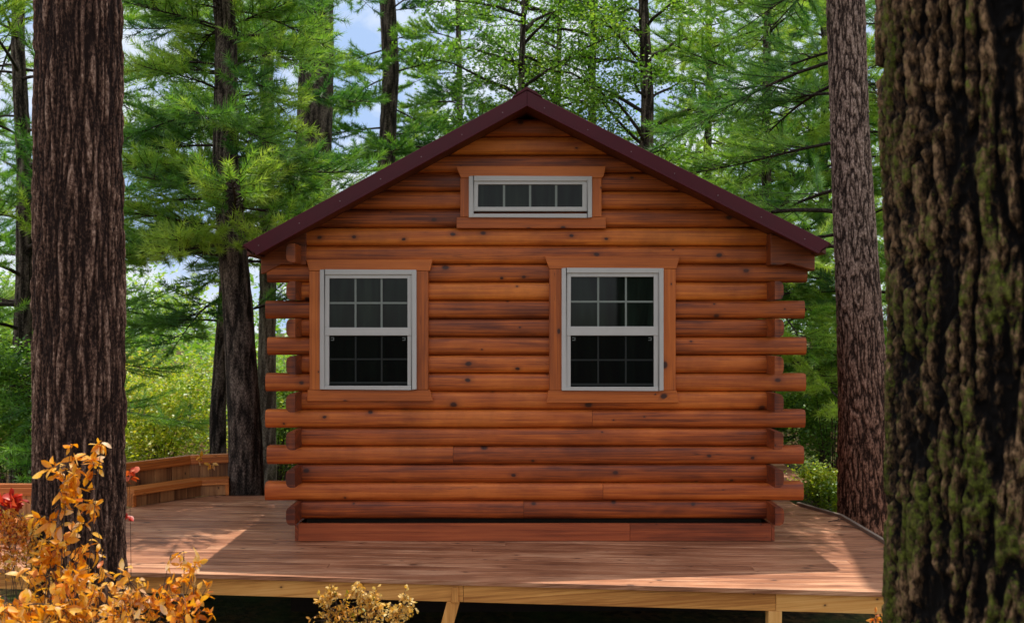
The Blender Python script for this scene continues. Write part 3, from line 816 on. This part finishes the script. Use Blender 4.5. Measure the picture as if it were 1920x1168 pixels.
def pine_crown(tree, base, axis_fn, z_lo, z_hi, blen, mat, density=1.0, needle_w=0.0065, nbr=5, step=0.66, per=9, wood=None, needle_l=0.125, az=None, tw=27, bright=0.0):
    """whorls of drooping limbs between heights z_lo..z_hi; twigs like bottle brushes"""
    BP = []; BR = []; TP = []; TD = []; TT = []; WP = []; WR = []
    z = z_lo
    while z < z_hi:
        frac = (z - z_lo) / max(0.1, z_hi - z_lo)
        ln0 = blen * (1 - 0.45 * frac)
        a0 = rng.uniform(0, 6.28)
        for i in range(nbr):
            if rng.random() > density: continue
            a = a0 + i * 6.283 / nbr + rng.normal(0, 0.25)
            if az is not None: a = az[0] + rng.uniform(-az[1], az[1])
            ln = ln0 * rng.uniform(0.6, 1.15)
            c = np.array(axis_fn(z + rng.uniform(-0.2, 0.2)))
            out = np.array([math.cos(a), math.sin(a), 0]); sd_ = np.array([-out[1], out[0], 0])
            rise = rng.uniform(-0.15, 0.45); drp = rng.uniform(0.15, 0.5)
            t = np.linspace(0, 1, 9)[:, None]
            bend = rng.normal(0, 0.12)
            pth = c + out * t * ln + sd_ * (bend * ln * t ** 2) + np.array([0, 0, 1.0]) * (rise * ln * t - drp * ln * t ** 2 + 0.1 * ln * t ** 4)
            BP.append(pth); r0 = 0.008 + 0.008 * ln; BR.append(r0 * (1 - 0.85 * t[:, 0]))
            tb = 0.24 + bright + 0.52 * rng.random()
            k = int(tw * ln / blen * 1.2) + 3
            for j in range(k):
                s = 0.22 + 0.78 * (j + rng.random()) / k
                q = pth[0] * 0 + np.array([np.interp(s, t[:, 0], pth[:, q_]) for q_ in range(3)])
                tang = nrm(np.array([np.interp(min(1, s + .05), t[:, 0], pth[:, q_]) for q_ in range(3)]) - np.array([np.interp(s - .05, t[:, 0], pth[:, q_]) for q_ in range(3)]))
                sg = 1 if j % 2 else -1
                wl = (0.28 + 0.5 * (1 - s) + 0.2 * rng.random()) * min(1.3, ln * 0.55)
                td = nrm(tang * rng.uniform(0.5, 1.0) + sd_ * sg * rng.uniform(0.4, 1.1) + np.array([0, 0, rng.uniform(-0.35, 0.6)]))
                if s > 0.95: td = tang
                tt = np.linspace(0, 1, 4)[:, None]
                wp = q + td * tt * wl + np.array([0, 0, 1.0]) * (0.12 * wl * tt ** 2)
                WP.append(wp); WR.append(0.007 * (1 - 0.7 * tt[:, 0]))
                m = max(3, int(wl / 0.045))
                u = np.linspace(0.25, 1.0, m)[:, None]
                pp = q + td * u * wl + np.array([0, 0, 1.0]) * (0.12 * wl * u ** 2)
                TP.append(pp); TD.append(np.repeat((td + np.array([0, 0, 0.35]))[None], m, 0)); 
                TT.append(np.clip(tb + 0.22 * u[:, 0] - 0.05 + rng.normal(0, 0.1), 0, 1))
        z += step * rng.uniform(0.8, 1.2)
    TP = np.concatenate(TP); TD = np.concatenate(TD); TT = np.concatenate(TT)
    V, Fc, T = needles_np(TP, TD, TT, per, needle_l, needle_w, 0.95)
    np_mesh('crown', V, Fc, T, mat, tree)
    V1, F1 = tubes_np(np.array(BP), np.array(BR), 5); V2, F2 = tubes_np(np.array(WP), np.array(WR), 3)
    np_mesh('limbs', np.concatenate([V1, V2]), np.concatenate([F1, F2 + len(V1)]), np.full(len(V1) + len(V2), 0.35), wood or M['bark_dark'], tree, True)

def simple_trunk(tree, mat, base, top, r0, r1, f=14, nu=44, flare=0.35, bend=0.12):
    b, t = Vector(base), Vector(top); k = 6
    path = []
    for i in range(k + 1):
        q = b.lerp(t, i / k)
        if 0 < i < k: q += Vector((random.uniform(-bend, bend), random.uniform(-bend, bend), 0)) * 0.5
        path.append(q)
    rad = [r0 + (r1 - r0) * i / k for i in range(k + 1)]
    H = (t - b).length
    trunk_mesh('trunk', mat, tree, path, rad, nu, [i / 150 for i in range(151)], f, 1.6, 0.02, flare)
    def ax(z):
        s = max(0, min(1, (z - b.z) / (t.z - b.z))) * k; i = min(k - 1, int(s))
        return tuple(path[i].lerp(path[i + 1], s - i))
    return ax

def pine(xp, Y, label, dia, lean=0.0, flare=0.3, taper=0.36, z_lo=1.5, above=1.2, blen=2.4, mat='pine', bark='bark_dark', density=0.8, group=None, f=14, **kw):
    x = px(xp, Y); base = (x, Y, GROUND - 0.1)
    ztop = pz(0, Y) + above
    t = thing('pine_tree', label, 'tree', base, group)
    ax = simple_trunk(t, M[bark], base, (x + lean, Y, ztop + 1.5), dia / 2, dia / 2 * taper, f, flare=flare)
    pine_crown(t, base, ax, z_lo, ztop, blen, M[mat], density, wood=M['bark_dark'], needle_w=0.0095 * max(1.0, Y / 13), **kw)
    return t

def broadleaf(xp, Y, label, dia, lean=0.0, z_lo=2.5, above=1.2, blen=2.2, nleaf=16000, size=0.075, mat='leaf', bark='bark_dark', group=None, nb=26, bright=0.0):
    x = px(xp, Y); base = (x, Y, GROUND - 0.1); ztop = pz(0, Y) + above
    t = thing('broadleaf_tree', label, 'tree', base, group)
    ax = simple_trunk(t, M[bark], base, (x + lean, Y, ztop + 0.5), dia / 2, dia / 2 * 0.35)
    BP = []; BR = []; ends = []; TT = []
    for i in range(nb):
        z = z_lo + (ztop - z_lo) * (i + rng.random()) / nb
        a = rng.uniform(0, 6.283); c = np.array(ax(z)); ln = blen * rng.uniform(0.5, 1.1)
        out = np.array([math.cos(a), math.sin(a), 0]); u = np.linspace(0, 1, 7)[:, None]
        rise = rng.uniform(0.25, 0.8)
        pth = c + out * u * ln + np.array([0, 0, 1.0]) * (rise * ln * u - 0.25 * ln * u ** 2) + np.cumsum(rng.normal(0, 0.03, (7, 3)), 0)
        BP.append(pth); BR.append((0.012 + 0.013 * ln) * (1 - 0.85 * u[:, 0]))
        tb = 0.28 + bright + 0.35 * rng.random()
        for j in range(9):
            s = rng.uniform(0.3, 1.0); q = np.array([np.interp(s, u[:, 0], pth[:, k_]) for k_ in range(3)])
            d = nrm(out * 0.6 + rng.normal(0, 0.6, 3)); l2 = ln * rng.uniform(0.15, 0.4)
            p2 = q + d * np.linspace(0, 1, 7)[:, None] * l2 + np.array([0, 0, -0.1]) * np.linspace(0, 1, 7)[:, None] ** 2
            BP.append(p2); BR.append(0.008 * (1 - 0.8 * u[:, 0]))
            ends.append((q, p2[-1], l2, tb + rng.normal(0, 0.08)))
    per = max(4, nleaf // len(ends))
    PP = []
    for q, e, l2, tb in ends:
        s = rng.uniform(0.1, 1.1, (per, 1))
        PP.append(q + (e - q) * s + rng.normal(0, 0.13, (per, 3)) * np.array([1, 1, 0.55])); TT.append(np.clip(tb + rng.normal(0, 0.12, per), 0, 1))
    V, Fc, T = leaves_np(np.concatenate(PP), np.concatenate(TT), size, 0.5)
    np_mesh('crown', V, Fc, T, M[mat], t)
    V1, F1 = tubes_np(np.array(BP), np.array(BR), 5)
    np_mesh('limbs', V1, F1, np.full(len(V1), 0.35), M[bark], t, True)
    return t

def shrub(xp, yt, yb, wpx, Y, label, nleaf=5000, size=0.06, mat='leaf_yel', base_z=None, clumps=14, bright=0.1, cat='shrub', name='shrub', group=None):
    x = px(xp, Y); z1 = pz(yt, Y); z0 = pz(yb, Y); hw = wpx / 2 * Y / F
    gz = GROUND - 0.05 if base_z is None else base_z
    t = thing(name, label, cat, (x, Y, gz), group)
    BP = []; BR = []; PP = []; TT = []
    for i in range(clumps):
        a = rng.uniform(0, 6.28); rr = math.sqrt(rng.random()) * 0.85
        zc = z0 + (z1 - z0) * (0.12 + 0.82 * (i + rng.random()) / clumps)
        kz = 1 - 0.45 * ((zc - z0) / (z1 - z0)) ** 2
        c = np.array([x + hw * rr * kz * math.cos(a), Y + hw * 0.8 * rr * math.sin(a), zc])
        u = np.linspace(0, 1, 6)[:, None]
        b = np.array([x + rng.normal(0, 0.06), Y + rng.normal(0, 0.06), gz])
        pth = b + (c - b) * u + np.array([0, 0, 0.2]) * np.sin(u * np.pi) + rng.normal(0, 0.015, (6, 3)) * u
        BP.append(pth); BR.append(0.011 * (1 - 0.75 * u[:, 0]))
        k = nleaf // clumps; rad = hw * 0.42
        PP.append(c + rng.normal(0, 1, (k, 3)) * np.array([rad, rad, rad * 0.62]) * 0.6); TT.append(np.clip(0.4 + bright + rng.normal(0, 0.16) + rng.normal(0, 0.14, k), 0, 1))
    PP = np.concatenate(PP); TT = np.concatenate(TT)
    keep = PP[:, 2] > gz + 0.05
    V, Fc, T = leaves_np(PP[keep], TT[keep], size, 0.5)
    np_mesh('foliage', V, Fc, T, M[mat], t)
    V1, F1 = tubes_np(np.array(BP), np.array(BR), 4); np_mesh('stems', V1, F1, np.full(len(V1), 0.4), M['twig'], t, True)
    return t

# ------------------------------------------------------------------ the big near trunks
# left: tall furrowed pine in front of the deck
Y = 7.4
t = thing('pine_tree', 'massive pine trunk with reddish furrowed bark in front of the deck at left', 'tree', (px(146, Y), Y, GROUND - 0.1))
pth = [(px(149, Y), Y, GROUND - 0.1), (px(149, Y), Y, pz(1000, Y)), (px(148, Y), Y, pz(560, Y)), (px(149, Y), Y, pz(0, Y)), (px(152, Y), Y, 12.0)]
rad = [0.34, 0.325, 0.316, 0.298, 0.2]
H = 12.9
trunk_mesh('trunk', M['bark_red'], t, pth, rad, 230, rows_for(H, 0.8, 5.6, 0.012, 0.12), 30, 2.4, 0.034, 0.12, 2.1)
pine_crown(t, None, lambda z: (px(150, 7.4), 7.4, z), 9.5, 12, 1.8, M['pine'], 0.4, 0.008, wood=M['bark_dark'])
# middle right: grey pine behind the deck edge
Y = 11.05
t = thing('pine_tree', 'tall grey-brown pine trunk standing beside the deck edge right of the cabin', 'tree', (px(1632, Y), Y, GROUND - 0.1))
pth = [(px(1640, Y), Y, GROUND - 0.1), (px(1628, Y), Y, pz(980, Y)), (px(1622, Y), Y, pz(800, Y)), (px(1607, Y), Y, pz(500, Y)), (px(1594, Y), Y, pz(260, Y)), (px(1586, Y), Y, pz(0, Y)), (px(1580, Y), Y, 12.0)]
rad = [0.36, 0.315, 0.272, 0.232, 0.21, 0.198, 0.15]
trunk_mesh('trunk', M['bark_grey'], t, pth, rad, 190, rows_for(12.9, 0.6, 6.9, 0.018, 0.12), 27, 5.5, 0.020, 0.18, 3.6)
def ax_(z):
    i = 0
    while i < len(pth) - 2 and z > pth[i + 1][2]: i += 1
    a, b = Vector(pth[i]), Vector(pth[i + 1]); return tuple(a.lerp(b, max(0, min(1, (z - a.z) / (b.z - a.z)))))
pine_crown(t, None, ax_, 3.0, 8.6, 2.5, M['pine'], 0.6, 0.009, wood=M['bark_dark'], az=(2.3, 0.75), nbr=3, step=0.55, bright=0.05)
# right: mossy trunk close to the camera
Y = 4.0
t = thing('mossy_tree', 'huge dark mossy tree trunk close to the camera at the right edge', 'tree', (px(1900, Y), Y, GROUND - 0.1))
def le(x_): return px(x_, Y) * 1.0
rad0 = 0.56
sh = [(1672, 1300), (1668, 1168), (1676, 800), (1676, 480), (1660, 200), (1652, 0)]
pth = []; rad = []
for (xl, yy) in sh:
    r = 0.55 + 0.02 * (yy / 1168)
    # silhouette of a cylinder of radius r whose left tangent passes px xl
    d = math.atan2(xl - 960, F)
    cx = (Y * math.tan(d) * math.cos(d) + r) / math.cos(d)
    pth.append((cx, Y, pz(yy, Y))); rad.append(r - 0.004)
pth = [(pth[0][0] + .02, Y, GROUND - 0.1)] + pth + [(pth[-1][0], Y, 10.0)]; rad = [0.62] + rad + [0.38]
trunk_mesh('trunk', M['bark_moss'], t, pth, rad, 420, rows_for(10.9, 1.3, 4.6, 0.009, 0.12), 9.5, 1.5, 0.050, 0.1, 2.0, True)
pine_crown(t, None, lambda z: (px(1900, 4.0), 4.0, z), 8.0, 10, 1.6, M['pine'], 0.4, 0.008, wood=M['bark_dark'])

# ------------------------------------------------------------------ trees behind, each one a thing
pine(464, 12.16, 'dark pine trunk rising just behind the bench left of the cabin', 0.45, lean=-0.46, flare=0.12, z_lo=2.9, blen=1.9, density=1.0, f=20, bright=0.08, step=0.42, nbr=7)
pine(408, 14.2, 'slim dark pine half hidden behind the thicker pine by the bench', 0.24, lean=0.2, z_lo=2.2, blen=2.0, density=0.6)
pine(498, 15.5, 'pale barked pine between the dark pine and the cabin corner', 0.32, lean=0.1, z_lo=3.2, blen=2.2, bark='bark_pale', density=0.6)
pine(592, 18.0, 'thick straight pine rising behind the left roof slope', 0.74, lean=0.0, taper=0.75, z_lo=8.0, blen=2.6, density=0.7, bright=0.08)
pine(728, 21.0, 'slender pine standing behind the roof between the thick pine and the peak', 0.40, taper=0.8, z_lo=5.5, blen=2.2, density=0.5)
pine(40, 14.0, 'pine at the far left edge with long limbs behind the massive trunk', 0.3, z_lo=0.8, blen=3.2, density=0.8, bright=0.05)
pine(-120, 18.0, 'pine just outside the left edge reaching limbs into view', 0.3, z_lo=0.8, blen=3.0, density=0.5)
pine(860, 30.0, 'distant pine left of the roof peak', 0.3, z_lo=4, blen=2.6, density=0.6, mat='pine_dark')
broadleaf(983, 17.5, 'thin dark tree directly above the roof peak', 0.20, z_lo=4.0, nleaf=13000)
broadleaf(1042, 20.0, 'thin leafy tree just right of the roof peak', 0.22, lean=0.1, z_lo=4.5, nleaf=13000)
broadleaf(1110, 18.5, 'yellow-green leafy tree over the upper right roof slope', 0.24, z_lo=3.5, nleaf=14000, bright=0.12)
broadleaf(1216, 16.5, 'thick dark forked tree above the middle of the right roof slope', 0.36, lean=-0.1, z_lo=4.2, nleaf=13000)
pine(1330, 21.0, 'leaning green pine behind the right roof slope', 0.24, z_lo=2.0, blen=3.0, density=0.8, bright=0.15)
pine(1440, 16.5, 'full bright green pine above the right eave', 0.22, z_lo=1.6, blen=3.0, density=0.85, bright=0.2)
pine(1545, 19.0, 'dense pine between the cabin and the grey pine trunk', 0.24, z_lo=0.2, blen=2.6, density=0.85, bright=0.12)
pine(1700, 16.0, 'pine showing between the grey trunk and the mossy trunk', 0.3, z_lo=0.5, blen=2.8, density=0.8, bright=0.05)
shrub(300, 690, 880, 330, 18.5, 'sunny yellow-green shrub behind the bench', 15000, 0.085, bright=0.3, clumps=26)
shrub(20, 640, 900, 240, 13.0, 'green shrub at the left edge behind the massive trunk', 9000, 0.07, mat='leaf', clumps=20, bright=0.12)
shrub(1545, 872, 965, 120, 11.9, 'yellow-green shrub growing beside the right deck edge', 4200, 0.045, bright=0.12)
shrub(1560, 560, 900, 190, 15.5, 'tall green shrub behind the yellow-green one by the grey trunk', 9000, 0.07, mat='leaf', clumps=22, bright=0.1)
shrub(520, 700, 960, 200, 16.5, 'light green shrub behind the left corner of the cabin', 8000, 0.07, clumps=20, bright=-0.05)

# far woodland mass
def woodland():
    PP = []; TT = []
    for i in range(1150):
        y = rng.uniform(24, 46); x = (rng.uniform(-0.75, 0.75) if i < 620 else rng.choice([-1, 1]) * rng.uniform(0.72, 1.9)) * y
        xp = 960 + x / y * F
        top = 2.2 + 3.0 * noise.noise((x * 0.15, y * 0.15, 5.0)) + 5.0 * max(0.0, min(1.0, (xp - 1050) / 250))
        z = rng.uniform(-0.8, max(1.2, top + 1)) 
        k = 150; r = rng.uniform(0.7, 1.5)
        PP.append(np.array([x, y, z]) + rng.normal(0, 1, (k, 3)) * np.array([r, r, r * 0.45]) * 0.7)
        TT.append(np.clip(0.55 + rng.normal(0, 0.16) + rng.normal(0, 0.13, k), 0, 1))
    PP = np.concatenate(PP); TT = np.concatenate(TT); q = PP[:, 2] > -0.9
    V, Fc, T = leaves_np(PP[q], TT[q], 0.2, 0.4)
    o = np_mesh('woodland', V, Fc, T, M['leaf'])
    tag(o, 'sunlit green woodland filling the distance behind the trees', 'woodland', kind='stuff')
woodland()

# ------------------------------------------------------------------ autumn bushes in front
def curved_leaves(Pt, D, T, size, width=0.5):
    """ovate folded leaves, 3 x 5 grid"""
    n_ = len(Pt)
    up = rng.normal(size=(n_, 3)) * 0.7 + np.array([0, -0.35, 0.8])
    d = nrm(D); s = nrm(np.cross(d, up)); nv = np.cross(s, d)
    l = (size * rng.uniform(0.55, 1.2, n_))[:, None]
    prof = np.array([0.05, 0.72, 1.0, 0.72, 0.04]); us = np.array([0, 0.22, 0.5, 0.78, 1.0])
    curl = rng.normal(0.35, 0.6, (n_, 1)); fold = rng.uniform(0.05, 0.5, (n_, 1)); twist = rng.normal(0, 0.35, (n_, 1))
    V = np.zeros((n_, 5, 3, 3))
    for i, u in enumerate(us):
        c = Pt + d * l * (u - 0.12 * np.abs(curl) * u * u) - nv * l * curl * 0.55 * u * u
        sw = s * np.cos(twist * u) + nv * np.sin(twist * u)
        nw = np.cross(sw, d)
        hw = l * width / 2 * prof[i] * (1 + rng.normal(0, 0.07, (n_, 1)))
        V[:, i, 0] = c - sw * hw + nw * hw * fold; V[:, i, 1] = c; V[:, i, 2] = c + sw * hw + nw * hw * fold
    base = np.arange(n_)[:, None] * 15
    quads = []
    for i in range(4):
        for j in range(2): quads.append([i * 3 + j, i * 3 + j + 1, (i + 1) * 3 + j + 1, (i + 1) * 3 + j])
    Fc = (base[:, :, None] + np.array(quads)[None]).reshape(-1, 4)
    return V.reshape(-1, 3), Fc, np.repeat(np.clip(T, 0, 1), 15)

def autumn_bush(label, Y, base_px, sprays, mat, size, stem_r=0.006, gap=1.0, name='autumn_bush', width=0.44, group=None, arch=0.0):
    """sprays: (px, py, radius px, leaves, depth offset, tint)"""
    b0 = np.array([px(base_px, Y), Y, GROUND - 0.05])
    t = thing(name, label, 'bush', tuple(b0), group)
    BP = []; BR = []; PP = []; DD = []; TT = []
    for (sx, sy, sr, k, dy, ti) in sprays:
        Yd = Y + dy; c = np.array([px(sx, Yd), Yd, pz(sy, Yd)]); r = sr * Yd / F
        b = b0 + np.array([rng.normal(0, 0.12) + (c[0] - b0[0]) * 0.35, rng.normal(0, 0.1), 0])
        u = np.linspace(0, 1, 9)[:, None]
        tip = c + np.array([rng.normal(0, 0.2) * r, 0, r * 0.8])
        bend = np.array([rng.normal(0, 0.06), rng.normal(0, 0.06), 0])
        pth = b + (tip - b) * u + bend * np.sin(u * np.pi) + np.array([0, 0, arch]) * np.sin(np.pi * u ** 1.8)
        BP.append(pth); BR.append(stem_r * (1 - 0.7 * u[:, 0]))
        # twigs from the stem into the spray, leaves along them
        k = int(k * 2.0); nt_ = max(2, k // 7)
        for j in range(nt_):
            f_ = rng.uniform(0.6, 1.0); q = np.array([np.interp(f_, u[:, 0], pth[:, a]) for a in range(3)])
            e = c + rng.normal(0, 0.62, 3) * np.array([r, r * 0.8, r])
            q = q if np.linalg.norm(q - c) < 2.2 * r else tip
            w_ = np.linspace(0, 1, 9)[:, None]
            p2 = q + (e - q) * w_ + np.array([0, 0, 0.1 * r]) * np.sin(w_ * np.pi)
            BP.append(p2); BR.append(stem_r * 0.45 * (1 - 0.6 * w_[:, 0]))
            m = max(1, k // nt_)
            for i in range(m):
                g = rng.uniform(0.25, 1.05); p = q + (e - q) * g + rng.normal(0, 0.06 * r, 3)
                dd = nrm(e - q) * 0.6 + rng.normal(0, 0.75, 3) + np.array([0, -0.1, 0.0])
                PP.append(p); DD.append(dd); TT.append(ti + 0.08 + rng.normal(0, 0.2))
    V, Fc, T = curved_leaves(np.array(PP), np.array(DD), np.array(TT), size, width)
    np_mesh('foliage', V, Fc, T, M[mat], t, True)
    V1, F1 = tubes_np(np.array(BP), np.array(BR), 5); np_mesh('stems', V1, F1, np.full(len(V1), 0.4), M['twig'], t, True)
    return t
autumn_bush('tall orange-leaved bush in front of the massive left trunk', 5.6, 130,
    [(188, 835, 18, 9, 0, .65), (135, 862, 30, 14, 0, .45), (178, 868, 22, 9, .1, .5), (110, 895, 30, 16, 0, .42), (150, 900, 36, 20, .1, .45), (118, 945, 34, 14, 0, .4), (165, 945, 22, 9, .1, .45),
     (95, 1000, 36, 18, 0, .45), (140, 1005, 34, 18, .1, .5), (105, 1060, 44, 30, 0, .45), (150, 1050, 40, 22, .15, .45), (85, 1100, 50, 44, 0, .42), (135, 1110, 50, 44, -.2, .42), (100, 1160, 60, 64, -.2, .5), (150, 1165, 46, 44, .1, .55), (60, 1150, 40, 34, .1, .5), (120, 1230, 70, 50, 0, .5)],
    'autumn', 0.076)
autumn_bush('low spreading orange bush at the foot of the massive left trunk', 5.3, 270,
    [(200, 1110, 44, 44, .2, .62), (240, 1125, 44, 42, 0, .6), (275, 1150, 50, 52, 0, .5), (310, 1120, 34, 28, 0, .32), (330, 1150, 46, 44, 0, .38), (365, 1120, 26, 14, .1, .45), (360, 1080, 22, 10, .1, .55), (370, 1060, 14, 6, .1, .75), (220, 1165, 54, 60, 0, .62), (345, 1045, 15, 5, .2, .68), (318, 1050, 12, 3, .2, .7), (375, 1160, 22, 14, 0, .35), (280, 1230, 90, 60, 0, .5)],
    'autumn', 0.062)
autumn_bush('low pink-tinged orange bush in the bottom left corner', 5.0, 20,
    [(15, 1150, 40, 44, 0, .5), (45, 1165, 40, 40, .1, .6), (0, 1175, 40, 40, 0, .55), (-40, 1150, 40, 30, 0, .5)], 'autumn', 0.075)
autumn_bush('small-leaved rusty orange bush at the left edge in front of the deck', 7.0, 20,
    [(30, 985, 26, 60, 0, .3), (50, 1005, 28, 70, 0, .6), (10, 1000, 26, 60, 0, .2), (35, 1030, 30, 70, 0, .45), (70, 1030, 24, 50, 0, .8), (85, 1060, 20, 40, 0, .9), (5, 965, 22, 40, 0, .5), (20, 1060, 30, 40, .1, .5), (60, 1090, 30, 40, 0, .5), (60, 985, 16, 20, 0, .4)], 'rust', 0.045, 0.004)
autumn_bush('cluster of bright red leaves at the left edge above the rusty bush', 7.3, 5,
    [(8, 938, 18, 16, 0, .35), (28, 935, 14, 10, 0, .55), (12, 955, 16, 12, 0, .5), (-20, 940, 20, 12, 0, .4)], 'red', 0.085, 0.004, name='red_sapling', width=0.8)
autumn_bush('sapling with few red leaves peeking from the right side of the massive left trunk', 7.9, 236,
    [(241, 885, 7, 4, 0, .75), (238, 905, 8, 2, 0, .9), (236, 960, 10, 3, 0, .3)], 'red', 0.07, 0.004, name='red_sapling', width=0.7)
autumn_bush('yellow sprig arching over the top rail of the curved bench', 12.6, 385,
    [(375, 862, 8, 4, -.72, .6), (392, 874, 9, 4, -.72, .7)], 'autumn', 0.085, 0.003, name='leafy_sprig', arch=0.35)
autumn_bush('golden small-leaved bush in front of the deck rim below the left window', 6.4, 685,
    [(612, 1130, 16, 60, 0, .55), (625, 1115, 12, 36, 0, .65), (665, 1112, 14, 40, 0, .7), (690, 1120, 16, 50, 0, .7), (700, 1140, 22, 60, 0, .6), (655, 1150, 30, 90, 0, .3), (735, 1150, 22, 60, 0, .7), (760, 1120, 10, 36, 0, .7), (758, 1140, 14, 40, 0, .7), (620, 1160, 26, 70, 0, .45), (690, 1168, 36, 100, 0, .6), (740, 1172, 26, 70, 0, .65), (672, 1098, 7, 14, 0, .75), (620, 1108, 8, 14, 0, .6), (680, 1230, 80, 120, 0, .5)], 'golden', 0.030, 0.004, width=0.55)
autumn_bush('tiny reddish sprig against the mossy trunk in front of the deck', 6.6, 1645,
    [(1640, 1155, 10, 10, 0, .25), (1655, 1162, 9, 8, 0, .4), (1650, 1180, 12, 8, 0, .3)], 'rust', 0.045, 0.003, name='leafy_sprig', width=0.35)

# bits of fallen twig on the deck by the edge strip
for i, (xx, yy, an, lab) in enumerate(((1572, 976, 0.5, 'thin fallen twig lying on the deck beside the grey edge strip'), (1598, 990, 2.3, 'short forked twig on the deck nearer the grey pine trunk'))):
    Yd = EYE * F / (yy - HOR); c = Vector((px(xx, Yd), Yd, 0.006))
    t = thing('fallen_twig', lab, 'twig', c)
    d = Vector((math.cos(an), math.sin(an), 0)); m_ = MB()
    m_.tube([c - d * .14, c + Vector((0, .01, .004)), c + d * .15 + Vector((.02, 0, .002))], [.005, .004, .002], 5)
    m_.build('stem', M['twig'], t)
    m_ = MB(); e = Vector((math.cos(an + .7), math.sin(an + .7), 0)); m_.tube([c + Vector((0, .01, .004)), c + e * .12 + Vector((0, 0, .01))], [.003, .0015], 5); m_.build('side_shoot', M['twig'], t)
